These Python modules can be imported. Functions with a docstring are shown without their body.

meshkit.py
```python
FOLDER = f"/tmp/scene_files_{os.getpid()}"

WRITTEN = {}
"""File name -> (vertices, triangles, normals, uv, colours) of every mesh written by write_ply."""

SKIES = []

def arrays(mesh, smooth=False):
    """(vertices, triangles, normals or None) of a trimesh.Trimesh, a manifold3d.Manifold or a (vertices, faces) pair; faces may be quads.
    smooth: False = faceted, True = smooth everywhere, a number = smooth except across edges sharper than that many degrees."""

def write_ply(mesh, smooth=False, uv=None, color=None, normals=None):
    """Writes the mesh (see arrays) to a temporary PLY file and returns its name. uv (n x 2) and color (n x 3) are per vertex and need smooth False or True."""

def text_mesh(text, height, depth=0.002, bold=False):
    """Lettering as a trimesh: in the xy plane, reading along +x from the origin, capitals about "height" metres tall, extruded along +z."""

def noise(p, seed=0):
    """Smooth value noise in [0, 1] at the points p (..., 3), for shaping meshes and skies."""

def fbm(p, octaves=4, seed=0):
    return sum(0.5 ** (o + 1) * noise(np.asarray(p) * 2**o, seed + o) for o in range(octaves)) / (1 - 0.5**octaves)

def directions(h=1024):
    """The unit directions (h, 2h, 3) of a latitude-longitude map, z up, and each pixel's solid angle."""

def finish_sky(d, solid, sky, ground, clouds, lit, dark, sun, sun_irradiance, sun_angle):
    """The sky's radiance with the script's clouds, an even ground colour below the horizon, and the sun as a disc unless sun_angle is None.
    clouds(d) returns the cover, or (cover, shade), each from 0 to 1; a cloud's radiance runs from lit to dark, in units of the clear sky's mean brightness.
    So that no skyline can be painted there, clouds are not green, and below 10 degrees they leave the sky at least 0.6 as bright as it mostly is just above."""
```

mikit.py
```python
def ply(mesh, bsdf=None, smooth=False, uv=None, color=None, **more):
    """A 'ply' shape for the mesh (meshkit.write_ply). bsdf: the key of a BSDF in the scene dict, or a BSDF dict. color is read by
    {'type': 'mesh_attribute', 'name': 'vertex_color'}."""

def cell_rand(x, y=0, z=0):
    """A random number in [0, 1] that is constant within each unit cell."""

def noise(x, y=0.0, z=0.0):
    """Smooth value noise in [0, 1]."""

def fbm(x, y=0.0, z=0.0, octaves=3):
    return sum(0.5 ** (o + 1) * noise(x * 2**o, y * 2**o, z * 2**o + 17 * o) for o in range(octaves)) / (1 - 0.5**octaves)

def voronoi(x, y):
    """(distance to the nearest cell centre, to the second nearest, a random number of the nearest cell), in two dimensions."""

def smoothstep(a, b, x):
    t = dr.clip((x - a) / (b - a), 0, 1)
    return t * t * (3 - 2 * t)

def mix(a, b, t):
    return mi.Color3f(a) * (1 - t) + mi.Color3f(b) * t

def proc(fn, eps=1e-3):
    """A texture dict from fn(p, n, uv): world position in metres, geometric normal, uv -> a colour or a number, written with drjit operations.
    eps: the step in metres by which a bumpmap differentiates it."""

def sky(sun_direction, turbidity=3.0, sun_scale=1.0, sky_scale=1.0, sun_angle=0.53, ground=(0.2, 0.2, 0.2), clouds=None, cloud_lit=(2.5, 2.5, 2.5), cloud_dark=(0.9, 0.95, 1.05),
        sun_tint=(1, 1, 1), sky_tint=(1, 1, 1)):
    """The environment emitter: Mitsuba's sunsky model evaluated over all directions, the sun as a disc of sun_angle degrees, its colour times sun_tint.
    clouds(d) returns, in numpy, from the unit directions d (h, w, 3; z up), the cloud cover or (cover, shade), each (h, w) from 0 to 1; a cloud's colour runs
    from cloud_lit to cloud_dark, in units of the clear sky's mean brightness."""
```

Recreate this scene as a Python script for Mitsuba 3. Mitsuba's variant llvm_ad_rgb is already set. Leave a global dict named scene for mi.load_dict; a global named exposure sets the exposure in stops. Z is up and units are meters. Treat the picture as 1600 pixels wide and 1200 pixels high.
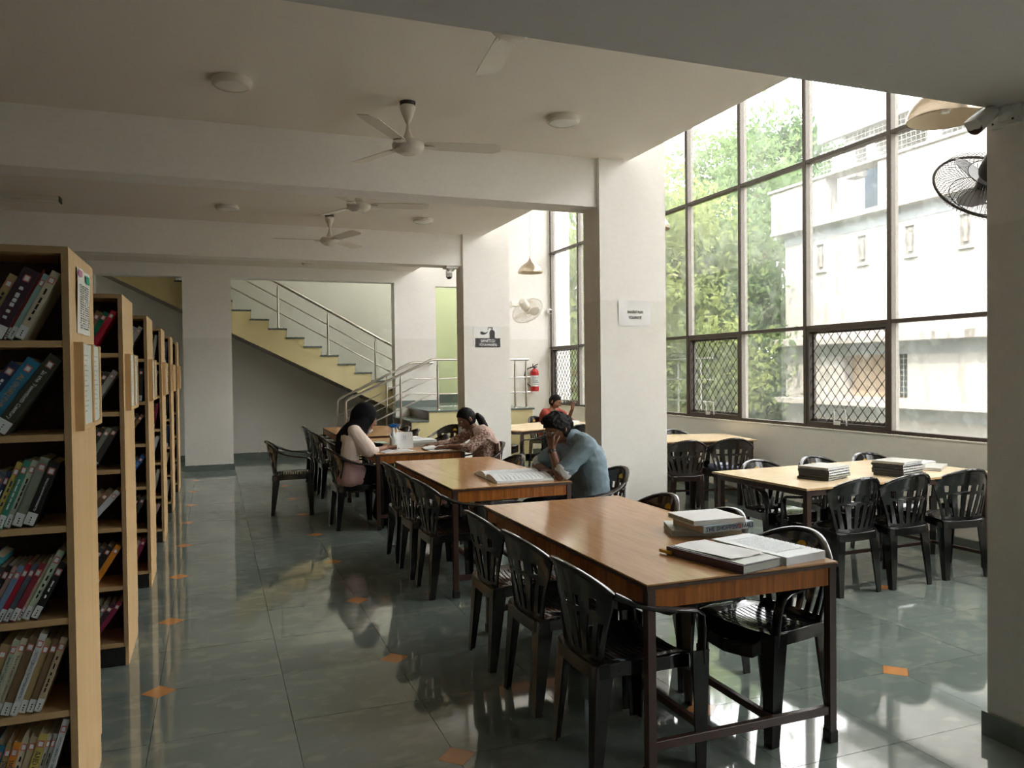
import math, random
import numpy as np, trimesh
import mitsuba as mi, drjit as dr
import mikit, meshkit
from mikit import proc, noise, fbm, smoothstep, mix, cell_rand, voronoi
from manifold3d import Manifold, CrossSection, Mesh as MMesh
from shapely.geometry import Polygon, box as sbox, Point
from shapely import affinity, unary_union
from scipy.spatial.transform import Rotation as Rot

T = mi.ScalarTransform4f
scene, labels = {}, {}

# ---------------------------------------------------------------- camera, sky, sun, exposure
CAM_AT = np.array([0.0, 0.0, 1.55])
_R = Rot.from_euler('zxy', [-1.67605885e-02, 1.17104458e-02, -3.64960622e-01]).as_matrix() @ np.array([[1, 0, 0], [0, 0, -1], [0, 1, 0.]])
_fw, _up = _R.T @ [0, 0, 1], _R.T @ [0, -1, 0]
scene['camera'] = {'type': 'perspective', 'fov': float(2 * math.degrees(math.atan(800 / 1221.394))), 'fov_axis': 'x',
                   'near_clip': 0.05, 'far_clip': 500.0,
                   'to_world': T().look_at(origin=CAM_AT.tolist(), target=(CAM_AT + _fw).tolist(), up=_up.tolist())}


def cloud_cover(d):
    el = d[..., 2]
    n = meshkit.fbm(d * np.array([2.2, 2.2, 4.0]), 4, 3)
    return np.clip(0.86 + 0.5 * (n - 0.5), 0, 1) * np.ones_like(el), 0.25 * np.clip((n - 0.35) * 2, 0, 1)


scene['sky'] = mikit.sky((-0.48, -0.42, 0.77), turbidity=4.0, sun_scale=0.10, sky_scale=1.0, ground=(0.25, 0.24, 0.20),
                         clouds=cloud_cover, cloud_lit=(2.35, 2.3, 2.2), cloud_dark=(2.0, 1.98, 1.95))
exposure = 5.3


# ---------------------------------------------------------------- mesh helpers
def arr(m):
    if hasattr(m, 'to_mesh'):
        k = m.to_mesh()
        return np.array(k.vert_properties[:, :3], float), np.array(k.tri_verts, int)
    if isinstance(m, (tuple, list)):
        v, f = np.asarray(m[0], float), np.asarray(m[1], int)
        if f.shape[1] == 4:
            f = np.vstack([f[:, [0, 1, 2]], f[:, [0, 2, 3]]])
        return v, f
    return np.array(m.vertices), np.array(m.faces)


def join(ms):
    vs, fs, n = [], [], 0
    for m in ms:
        v, f = arr(m)
        vs.append(v); fs.append(f + n); n += len(v)
    return np.vstack(vs), np.vstack(fs)


def xf(m, M):
    v, f = arr(m)
    M = np.asarray(M, float)
    return v @ M[:3, :3].T + M[:3, 3], (f if np.linalg.det(M[:3, :3]) > 0 else f[:, ::-1])


def mv(x=0, y=0, z=0):
    M = np.eye(4); M[:3, 3] = (x, y, z); return M


def rz(a):
    M = np.eye(4); M[:3, :3] = Rot.from_euler('z', a, degrees=True).as_matrix(); return M


def rx(a):
    M = np.eye(4); M[:3, :3] = Rot.from_euler('x', a, degrees=True).as_matrix(); return M


def ry(a):
    M = np.eye(4); M[:3, :3] = Rot.from_euler('y', a, degrees=True).as_matrix(); return M


def sc(x, y=None, z=None):
    return np.diag([x, x if y is None else y, x if z is None else z, 1.0])


def frame(o, x, y, z):
    M = np.eye(4); M[:3, 0], M[:3, 1], M[:3, 2], M[:3, 3] = x, y, z, o; return M


_BF = np.array([[0, 2, 3, 1], [4, 5, 7, 6], [0, 1, 5, 4], [2, 6, 7, 3], [0, 4, 6, 2], [1, 3, 7, 5]])


def bx(x0, x1, y0, y1, z0, z1):
    v = np.array([[x, y, z] for z in (z0, z1) for y in (y0, y1) for x in (x0, x1)], float)
    return arr((v, _BF))


def cbx(x0, x1, y0, y1, z0, z1, c=0.004):
    """box with chamfered edges (44 triangles)"""
    c = min(c, 0.45 * min(x1 - x0, y1 - y0, z1 - z0))
    p = []
    for x, sx in ((x0, 1), (x1, -1)):
        for y, sy in ((y0, 1), (y1, -1)):
            for z, sz in ((z0, 1), (z1, -1)):
                p += [(x, y + sy * c, z + sz * c), (x + sx * c, y, z + sz * c), (x + sx * c, y + sy * c, z)]
    return arr(Manifold.hull_points(np.array(p)))


def bar(p, q, w, h=None, up=(0, 0, 1), c=0.0):
    """rectangular bar from p to q, w across, h along up"""
    p, q = np.array(p, float), np.array(q, float)
    h = w if h is None else h
    L = np.linalg.norm(q - p); y = (q - p) / L
    x = np.cross(y, up)
    if np.linalg.norm(x) < 1e-6:
        x = np.cross(y, (1, 0, 0))
    x /= np.linalg.norm(x); z = np.cross(x, y)
    b = cbx(-w / 2, w / 2, 0, L, -h / 2, h / 2, c) if c else bx(-w / 2, w / 2, 0, L, -h / 2, h / 2)
    return xf(b, frame(p, x, y, z))


def tube(pts, r, n=8, closed=False, ry_=None, up=(0, 0, 1), caps=True):
    """sweep of an ellipse (r along side, ry_ along up-ish) over a polyline; r may be a list"""
    p = np.array(pts, float); m = len(p)
    r = np.broadcast_to(np.asarray(r, float), (m,)); r2 = r if ry_ is None else np.broadcast_to(np.asarray(ry_, float), (m,))
    t = np.roll(p, -1, 0) - np.roll(p, 1, 0)
    if not closed:
        t[0], t[-1] = p[1] - p[0], p[-1] - p[-2]
    t /= np.linalg.norm(t, axis=1, keepdims=True) + 1e-12
    u = np.array(up, float)
    a = np.cross(t[0], u)
    if np.linalg.norm(a) < 1e-3:
        a = np.cross(t[0], (1, 0, 0.3))
    a /= np.linalg.norm(a)
    A = []
    for i in range(m):
        a = a - t[i] * (a @ t[i]); a /= np.linalg.norm(a); A.append(a)
    A = np.array(A); B = np.cross(A, t)
    g = np.arange(n) * 2 * np.pi / n
    v = p[:, None] + (r[:, None, None] * np.cos(g)[None, :, None]) * A[:, None] + (r2[:, None, None] * np.sin(g)[None, :, None]) * B[:, None]
    v = v.reshape(-1, 3)
    rows = m if closed else m - 1
    i, j = np.meshgrid(np.arange(rows), np.arange(n), indexing='ij')
    i2, j2 = (i + 1) % m, (j + 1) % n
    q = np.stack([i * n + j, i2 * n + j, i2 * n + j2, i * n + j2], -1).reshape(-1, 4)
    f = np.vstack([q[:, [0, 1, 2]], q[:, [0, 2, 3]]])
    if caps and not closed:
        k = np.arange(1, n - 1)
        f = np.vstack([f, np.stack([k * 0, k, k + 1], 1), np.stack([k * 0 + (m - 1) * n, (m - 1) * n + k + 1, (m - 1) * n + k], 1)])
    # outward orientation
    c = np.cross(v[f[:, 1]] - v[f[:, 0]], v[f[:, 2]] - v[f[:, 0]])
    vol = (v[f[:, 0]] * c).sum()
    return v, (f if vol > 0 else f[:, ::-1])


def lathe(prof, n=32, M=None):
    """revolve (radius, z) points about z"""
    p = np.array(prof, float); m = len(p)
    g = np.arange(n) * 2 * np.pi / n
    v = np.stack([p[:, None, 0] * np.cos(g), p[:, None, 0] * np.sin(g), np.repeat(p[:, 1:2], n, 1)], -1).reshape(-1, 3)
    i, j = np.meshgrid(np.arange(m - 1), np.arange(n), indexing='ij')
    j2 = (j + 1) % n
    q = np.stack([i * n + j, i * n + j2, (i + 1) * n + j2, (i + 1) * n + j], -1).reshape(-1, 4)
    f = np.vstack([q[:, [0, 1, 2]], q[:, [0, 2, 3]]])
    v, f = (v, f) if M is None else xf((v, f), M)
    return v, f


def prism(poly, z0, z1):
    """extrude a shapely polygon (xy) from z0 to z1"""
    gs = getattr(poly, 'geoms', [poly])
    ms = [trimesh.creation.extrude_polygon(g, z1 - z0, engine='earcut') for g in gs if g.area > 1e-9]
    return xf(join(ms), mv(0, 0, z0))


def mfd(m):
    v, f = arr(m)
    t = trimesh.Trimesh(v, f, process=True)
    return Manifold(MMesh(np.asarray(t.vertices, np.float32), np.asarray(t.faces, np.uint32)))


def smoothfill(m, it=10):
    v, f = arr(m)
    t = trimesh.Trimesh(v, f, process=True)
    trimesh.smoothing.filter_taubin(t, lamb=0.5, nu=0.53, iterations=it)
    return np.array(t.vertices), np.array(t.faces)


# ---------------------------------------------------------------- scene helpers
_count = {}


def numbered(key):
    if key not in _count:
        _count[key] = 0
        return key
    _count[key] += 1
    return f'{key}_{_count[key]:03d}'


def say(key, label=None, cat=None, group=None, kind=None):
    d = labels.setdefault(key, {})
    if label: d['label'] = label
    if cat: d['category'] = cat
    if group: d['group'] = group
    if kind: d['kind'] = kind
    return key


def obj(name, mesh, mat, parent=None, smooth=False, M=None, label=None, uv=None, color=None):
    key = numbered((parent + '__' if parent else '') + name)
    d = mesh if isinstance(mesh, dict) else mikit.ply(mesh, mat, smooth=smooth, uv=uv, color=color)
    if isinstance(mesh, dict) and mat is not None:
        d = {**mesh, 'bsdf': {'type': 'ref', 'id': mat}}
    if M is not None:
        d = {**d, 'to_world': T(np.asarray(M, float).tolist())}
    scene[key] = d
    if label:
        say(key, label)
    return key


def thing(name, label, cat, group=None):
    key = numbered(name)
    say(key, label, cat, group)
    return key


def struct(name, mesh, mat, parent=None, smooth=False, label=None):
    key = obj(name, mesh, mat, parent, smooth)
    if parent is None:
        say(key, label, None, None, 'structure')
    elif label:
        say(key, label)
    return key


P3 = lambda m, mat, smooth=False: mikit.ply(m, mat, smooth=smooth)


# ---------------------------------------------------------------- materials
def rgb(c):
    return {'type': 'rgb', 'value': list(c)}


def mat(name, base, rough=0.6, metal=0.0, spec=0.5, coat=0.0, two=True, **more):
    b = {'type': 'principled', 'base_color': base if isinstance(base, dict) else rgb(base), 'roughness': rough, 'metallic': metal, **({} if spec is None else {'specular': spec}), **more}
    if coat:
        b['clearcoat'] = coat; b['clearcoat_gloss'] = 0.9
    scene[name] = {'type': 'twosided', 'bsdf': b} if two else b
    return name


def dif(name, base):
    scene[name] = {'type': 'twosided', 'bsdf': {'type': 'diffuse', 'reflectance': base if isinstance(base, dict) else rgb(base)}}
    return name


def bumped(name, fn, scale=0.001, eps=1e-3):
    b = scene[name]
    scene[name] = {'type': 'twosided', 'bsdf': {'type': 'bumpmap', 'arbitrary': proc(fn, eps), 'scale': scale, 'inner': b['bsdf']}}


def _wall(p, n, uv):
    v = fbm(p.x * 1.3 + p.y * 0.7, p.y * 1.1, p.z * 1.3, 3)
    fine = noise(p.x * 40, p.y * 40, p.z * 40)
    up = mix((0.855, 0.835, 0.795), (0.895, 0.875, 0.835), v)
    lo = mix((0.78, 0.765, 0.71), (0.83, 0.815, 0.76), v)
    return mix(lo, up, smoothstep(2.125, 2.132, p.z)) * (0.97 + 0.05 * fine)


def _ceil(p, n, uv):
    v = fbm(p.x * 0.9, p.y * 0.9, p.z, 3)
    return mix((0.80, 0.757, 0.675), (0.84, 0.797, 0.715), v)


def _yellow(p, n, uv):
    v = fbm(p.x * 1.5, p.y * 1.5, p.z * 1.5, 3)
    return mix((0.70, 0.60, 0.30), (0.76, 0.67, 0.37), v)


def _stone(tint):
    def f(p, n, uv):
        a = fbm(p.x * 2.2 + tint * 7, p.y * 2.2, p.z * 2.2 + 3, 4)
        b = fbm(p.x * 11, p.y * 17 + tint * 3, p.z * 11, 3)
        c = mix((0.080, 0.104, 0.094), (0.138, 0.165, 0.148), a)
        c = mix(c, mi.Color3f(0.185, 0.20, 0.165), 0.40 * smoothstep(0.52, 0.75, b))
        return c * (0.98 + 0.36 * tint)
    return f


dif('paint_wall', proc(_wall))
dif('paint_ceiling', proc(_ceil))
mat('paint_yellow', proc(_yellow), 0.5)
dif('paint_green', (0.70, 0.76, 0.50))
dif('paint_low_shaded', (0.60, 0.585, 0.56))  # shade under the foreground soffit darkened into this paint
dif('paint_stair_shaded', (0.34, 0.30, 0.26))  # white-grey stair underside, its shade put into the colour
dif('paint_grey', (0.72, 0.71, 0.65))  # plain light grey for the stairwell back wall
for _i, _t in enumerate((0.3, 0.5, 0.62, 0.8)):
    mat(f'stone_{_i}', proc(_stone(_t)), 0.05, spec=None, eta=2.1)
mat('stone_edge', proc(_stone(0.55)), 0.25)
mat('stone_gap', (0.125, 0.14, 0.12), 0.5)
mat('inset_orange', (0.46, 0.21, 0.075), 0.08, spec=.8)
# ---------------------------------------------------------------- the setting
WX, CZ, YE = 5.88, 3.30, 13.40          # window wall, ceiling, end wall
G = 1.165                               # pitch of the floor pattern
# floor: bed, slabs, orange insets
floor = struct('floor', bx(-7.2, 7.2, -6.2, 15.4, -0.22, -0.012), 'stone_gap', label='polished grey-green stone floor with small orange insets')
X0, Y0, q = -0.275, 3.005, 0.082
_sl = {}
for i in range(-4, 13):
    for j in range(-6, 22):
        # half-pitch slabs; the corners that meet an inset are cut off
        x0, y0 = X0 + i * G / 2, Y0 + j * G / 2
        if x0 > WX or x0 + G / 2 < -3.0 or y0 > YE + 1.6 or y0 + G / 2 < 0.2:
            continue
        ci, cj = i % 2, j % 2          # corner with the inset: even multiples of the half pitch
        k = (ci, cj)
        if k not in _sl:
            w = G / 2 - 0.0014
            a = 0.0007
            sq = sbox(a, a, w, w)
            cx, cy = (0 if ci == 0 else G / 2), (0 if cj == 0 else G / 2)
            cut = Polygon([(cx - q, cy), (cx, cy - q), (cx + q, cy), (cx, cy + q)])
            _sl[k] = prism(sq.difference(cut), -0.02, 0.0)
        rnd = random.Random(i * 131 + j * 17)
        v = rnd.choice((0, 1, 1, 2, 2, 3))
        d = _sl.setdefault((k, v), mikit.ply(_sl[k], f'stone_{v}'))
        if x0 < -7 or x0 + G / 2 > WX + 0.6:
            continue
        obj('slab', d, None, floor, M=mv(x0, y0, rnd.uniform(-0.0004, 0.0004)))
_in = mikit.ply(prism(Polygon([(-q + .002, 0), (0, -q + .002), (q - .002, 0), (0, q - .002)]), -0.02, 0.0002), 'inset_orange')
for i in range(-2, 6):
    for j in range(-2, 10):
        obj('inset', _in, None, floor, M=mv(X0 + i * G, Y0 + j * G, 0))

# ceiling slab of the library, soffit over the foreground, roof of the high window bay
struct('ceiling', join([bx(-7, 3.28, 2.27, YE + 0.25, CZ, CZ + 0.18)]), 'paint_ceiling', label='flat white ceiling that stops short of the high windows')
struct('ceiling_soffit', bx(-7, 3.01, -6, 2.27, 2.587, CZ + 0.18), 'paint_low_shaded', label='low soffit over the foreground, its shade put into the grey paint')
struct('ceiling_high', bx(3.0, 6.4, -6, YE + 0.25, 6.6, 6.8), 'paint_ceiling')
for y0 in (5.83, 9.60):
    struct('beam', bx(-7, 3.005, y0, y0 + 0.26, 2.90, CZ), 'paint_wall', label='white concrete beam running from the column under the ceiling')
struct('column', bx(3.0, 3.63, 5.79, 6.09, 0, 6.6), 'paint_wall', label='white square column carrying the silence notice')
struct('column', bx(3.0, 3.63, 9.56, 9.86, 0, 6.6), 'paint_wall', label='white square column carrying the sanitize sign')
struct('column', bx(3.01, 3.63, 1.9, 2.335, 0, 6.6), 'paint_wall', label='grey column at the right edge of the frame')
# inner wall of the mezzanine above the library (closes the void on its left)
struct('wall_void', join([bx(3.08, 3.28, -6, 5.79, CZ + 0.18, 6.6), bx(3.08, 3.28, 6.09, 9.56, CZ + 0.18, 6.6), bx(3.08, 3.28, 9.86, YE, CZ + 0.18, 6.6),
                          ]), 'paint_wall')
# end wall with two stair openings and the landing door
struct('wall_back', join([bx(-7, -1.68, YE, YE + 0.25, 0, CZ), bx(-1.68, -0.44, YE, YE + 0.25, 3.10, CZ), bx(-0.44, 0.285, YE, YE + 0.25, 0, CZ),
                          bx(0.285, 2.95, YE, YE + 0.25, 3.10, CZ), bx(2.95, 3.69, YE, YE + 0.25, 0, 6.6), bx(3.69, 4.65, YE, YE + 0.25, 0, 0.93),
                          bx(3.69, 4.65, YE, YE + 0.25, 3.06, 6.6), bx(4.65, 6.3, YE, YE + 0.25, 0, 6.6)]), 'paint_wall', label='white end wall with the stair openings')
# the stairwell behind
struct('wall_stairwell', join([bx(-7, 6.4, 14.92, 15.1, 0, 4.0), bx(-7, -6.3, 14.92, 15.1, 4.0, 6.6), bx(-5.0, 2.2, 14.92, 15.1, 4.0, 6.6), bx(-6.3, -5.0, 14.92, 15.1, 5.6, 6.6), bx(5.9, 6.4, 14.92, 15.1, 4.0, 6.6), bx(2.2, 5.9, 14.92, 15.1, 5.25, 6.6), bx(-7.1, -7, YE, 15.1, 0, 6.6)]), 'paint_grey', label='grey back wall of the stairwell')  # high openings added to let light into the stairwell
struct('wall_landing', bx(3.3, 6.25, 14.9, 14.918, 0.93, 4.0), 'paint_green', label='pale green wall behind the landing door')
struct('ceiling_stairwell', bx(-7, 6.4, YE + 0.25, 15.1, 6.6, 6.8), 'paint_ceiling')
struct('wall_over_stairwell', bx(-7, 2.95, YE, YE + 0.25, CZ + 0.18, 6.6), 'paint_wall')
struct('window_stairwell', join([bx(6.25, 6.35, 13.65, 13.75, 0, 6.6), bx(6.25, 6.35, 14.8, 14.92, 0, 6.6), bx(6.25, 6.35, 13.65, 14.92, 0, 1.3), bx(6.25, 6.35, 13.65, 14.92, 3.6, 3.7)]), 'paint_wall')
# left and front walls
struct('wall_left', bx(-7.1, -7.0, -6.2, YE + 0.25, 0, 3.5), 'paint_wall')
struct('wall_front', bx(-7, 6.4, -6.2, -6.0, 0, 6.6), 'paint_wall')
# wall below the windows and skirtings
struct('wall_right', join([bx(WX, WX + 0.22, -6, YE, 0, 0.915), bx(WX + .1, WX + .22, -6, -2.25, 0.915, 6.6)]), 'paint_wall', label='low wall under the window')  # tall piece added out of view to block window light
mat('skirting', proc(_stone(0.62)), 0.22)
sk = 'skirting'
struct('baseboard_right', cbx(WX - 0.018, WX + 0.01, -6, YE, 0, 0.10, 0.003), sk)
struct('baseboard_back', join([bx(-7, -1.68, YE - 0.018, YE + .01, 0, 0.1), bx(-0.458, 0.303, YE - 0.018, YE + 0.26, 0, 0.1), bx(2.94, 5.88, YE - 0.018, YE + 0.01, 0, 0.1)]), sk)
struct('baseboard_stairwell', join([bx(-7, 2.4, 14.9, 14.93, 0, 0.12)]), sk)
for (x0, x1, y0, y1) in ((3.0, 3.63, 5.79, 6.09), (3.0, 3.63, 9.56, 9.86), (3.01, 3.63, 1.9, 2.335)):
    struct('baseboard_column', bx(x0 - 0.016, x1 + 0.016, y0 - 0.016, y1 + 0.016, 0, 0.10), sk)
# ---------------------------------------------------------------- the tall window wall
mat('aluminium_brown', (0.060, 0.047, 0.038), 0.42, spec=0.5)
mat('aluminium_lit', (0.26, 0.24, 0.21), 0.45)  # outside light on the mullion sides put into this lighter tone


def _dust(p, n, uv):
    a = fbm(p.y * 2.1 + p.z * 0.6, p.z * 1.4, 3.0, 4)
    b = fbm(p.y * 7 - p.z * 5, p.z * 6 + p.y * 3, 1.0, 3)
    return 0.035 + 0.075 * smoothstep(0.35, 0.75, a) + 0.07 * smoothstep(0.55, 0.8, b)


scene['window_glass'] = {'type': 'blendbsdf', 'weight': proc(_dust), 'a': {'type': 'thindielectric', 'int_ior': 1.5},
                         'b': {'type': 'principledthin', 'base_color': rgb((0.80, 0.86, 0.82)), 'roughness': 0.6, 'diff_trans': 1.4, 'spec_trans': 0.0}}
mat('grille_wire', (0.045, 0.036, 0.030), 0.45)
mat('white_metal', (0.78, 0.77, 0.74), 0.35)
win = thing('window_1', 'tall window wall of brown frames with wire grilles in the lower row', None)
say(win, kind='structure')
MY = [-5.53, -4.42, -3.32, -2.21, -1.1, 0.0, 1.1, 2.21, 3.33, 4.44, 5.548, 6.66, 7.755, 8.864, 9.97, 11.08, 12.18, 13.34]
TZ = [0.935, 1.97, 3.718, 5.45, 6.56]
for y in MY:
    key = obj('mullion', cbx(WX + .010, WX + 0.10, y - 0.0215, y + 0.0215, 0.915, 6.6, 0.001), 'aluminium_lit', win)
    obj('cover_strip', cbx(WX - .002, WX + 0.010, y - 0.0225, y + 0.0225, 0.915, 6.6, 0.002), 'aluminium_brown', key)  # separate dark plate so the mullion front looks shaded
for z in TZ:
    obj('transom', cbx(WX + .002, WX + 0.095, -6, YE, z - 0.018, z + 0.018, 0.002), 'aluminium_brown', win)
_panes = {}
for a in range(len(MY) - 1):
    for b in range(len(TZ) - 1):
        y0, y1, z0, z1 = MY[a] + .0225, MY[a + 1] - .0225, TZ[b] + .018, TZ[b + 1] - .018
        m = (np.array([[WX + .06, y0, z0], [WX + .06, y1, z0], [WX + .06, y1, z1], [WX + .06, y0, z1]]), np.array([[0, 1, 2], [0, 2, 3]]))
        obj('pane', m, 'window_glass', win)
for a in (8, 10, 12, 14, 16):          # the wire grilles in front of the sliding sashes
    y0, y1, z0, z1 = MY[a] + .0225, MY[a + 1] - .0225, 0.953, 1.952
    fr = join([cbx(WX + .004, WX + .055, y0, y0 + .03, z0, z1, .002), cbx(WX + .004, WX + .055, y1 - .03, y1, z0, z1, .002),
               cbx(WX + .004, WX + .055, y0, y1, z0, z0 + .03, .002), cbx(WX + .004, WX + .055, y0, y1, z1 - .03, z1, .002)])
    obj('grille_frame', fr, 'aluminium_brown', win)
    sash = join([cbx(WX + .062, WX + .09, y0, y0 + .05, z0, z1, .002), cbx(WX + .062, WX + .09, y1 - .05, y1, z0, z1, .002), cbx(WX + .062, WX + .09, y0, y1, z0, z0 + .06, .002), cbx(WX + .062, WX + .09, y0, y1, z1 - .05, z1, .002)])
    obj('sash', sash, 'aluminium_brown', win)
    wires, nw, nz = [], 17, 15
    pit = (y1 - y0 - .06) / nw
    for w in range(nw):
        s = 1 if w % 2 else -1
        yc = y0 + .03 + (w + 0.5) * pit
        pts = [(WX + .028 + .003 * s * (1 if k % 2 else -1), yc + pit / 2 * .97 * (1 if k % 2 else -1) * s, z0 + .03 + (z1 - z0 - .06) * k / (nz - 1)) for k in range(nz)]
        fin = []
        for u, v in zip(pts[:-1], pts[1:]):
            u, v = np.array(u), np.array(v)
            fin += [u - np.array([0, 0, .005]) * (len(fin) > 0), u + np.array([0, 0, .005])]
        fin.append(np.array(pts[-1]))
        wires.append(tube(fin, .0044, 4, caps=False))
    obj('grille', join(wires), 'grille_wire', win, smooth=True)
    yl = (y0 + y1) / 2 + .06
    obj('latch', join([bar((WX, yl - .09, z0 + .01), (WX, yl - .07, z0 + .17), .008), bar((WX, yl + .08, z0 + .01), (WX, yl + .08, z0 + .17), .008), bar((WX, yl - .07, z0 + .17), (WX, yl + .08, z0 + .17), .008), bx(WX, WX + .006, yl + 0.0, yl + .08, z0 + .01, z0 + .05)]), 'white_metal', win)
struct('trim_1', cbx(WX - 0.012, WX + 0.2, -6, YE, 0.905, 0.921, 0.003), 'paint_wall', label='plaster ledge under the window frames')

# ---------------------------------------------------------------- outside
GZ = -3.6


def _plaster(p, n, uv):
    a = fbm(p.y * 1.7 + p.x, p.z * 0.55, p.x * 1.1, 4)
    b = fbm(p.y * 6.0, p.z * 1.5, p.x * 6, 3)
    c = mix((0.41, 0.408, 0.395), (0.46, 0.457, 0.445), a)
    return mix(c, mi.Color3f(0.24, 0.23, 0.215), 0.5 * smoothstep(0.60, 0.78, b))


def _plaster_old(p, n, uv):
    a = fbm(p.y * 1.3 + p.x, p.z * 0.8, p.x * 1.1, 4)
    b = fbm(p.y * 9.0, p.z * 1.2, p.x * 9, 4)
    c = mix((0.36, 0.352, 0.338), (0.45, 0.443, 0.43), a)
    return mix(c, mi.Color3f(0.16, 0.15, 0.135), 0.7 * smoothstep(0.55, 0.74, b))


dif('plaster', proc(_plaster)); dif('plaster_old', proc(_plaster_old))
dif('plaster_blue', (0.33, 0.365, 0.39)); dif('plaster_beige', (0.52, 0.42, 0.33)); dif('dark_glass', (0.10, 0.13, 0.16)); dif('niche_grey', (0.27, 0.265, 0.255))
dif('earth', (0.22, 0.19, 0.13)); dif('net_wire', (0.35, 0.35, 0.33))
struct('ground', bx(6.2, 90, -60, 120, GZ - .3, GZ), 'earth', label='ground outside the window')
BX = 12.5
bld = thing('apartment_building', 'white stained plaster building with ledges and a roof parapet across the yard', 'building')
Ya, Yb = -6.0, 14.78
oy0, oy1, oz0, oz1 = 11.36, 13.1, 0.93, 2.03
pieces = [bx(BX, BX + .5, Ya, oy0, GZ, 4.62), bx(BX, BX + .5, oy1, Yb, GZ, 4.62), bx(BX, BX + .5, oy0, oy1, GZ, oz0), bx(BX, BX + .5, oy0, oy1, oz1, 4.62),
          bx(BX + .5, BX + 7, Ya, Yb, GZ, 4.62)]
obj('wall', join(pieces), 'plaster', bld)
# roof parapet with an opening
py0, py1, pz0, pz1 = 11.85, 13.25, 4.72, 5.57
PX = BX - .22
obj('parapet', join([bx(PX, BX + .1, Ya, py0, 4.62, 5.6), bx(PX, BX + .1, py1, 15.0, 4.62, 5.6), bx(PX, BX + .1, py0, py1, 4.62, pz0), bx(BX + .1, BX + 7, 14.8, 15.0, 4.62, 5.6)]), 'plaster_old', bld)
obj('parapet_cap', join([cbx(PX - .06, BX + .14, Ya, 15.06, 5.6, 5.66, .01)]), 'plaster_old', bld)
obj('terrace_wall', join([bx(BX + 1.6, BX + 1.8, 6.0, 15.0, 4.62, 6.62)]), 'plaster', bld)
obj('terrace_window', bx(BX + 1.57, BX + 1.61, 13.35, 13.95, 4.7, 6.1), 'dark_glass', bld)
obj('band', bx(BX - .012, BX + .01, Ya, Yb + .01, 4.36, 4.62), 'plaster_blue', bld)
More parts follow.
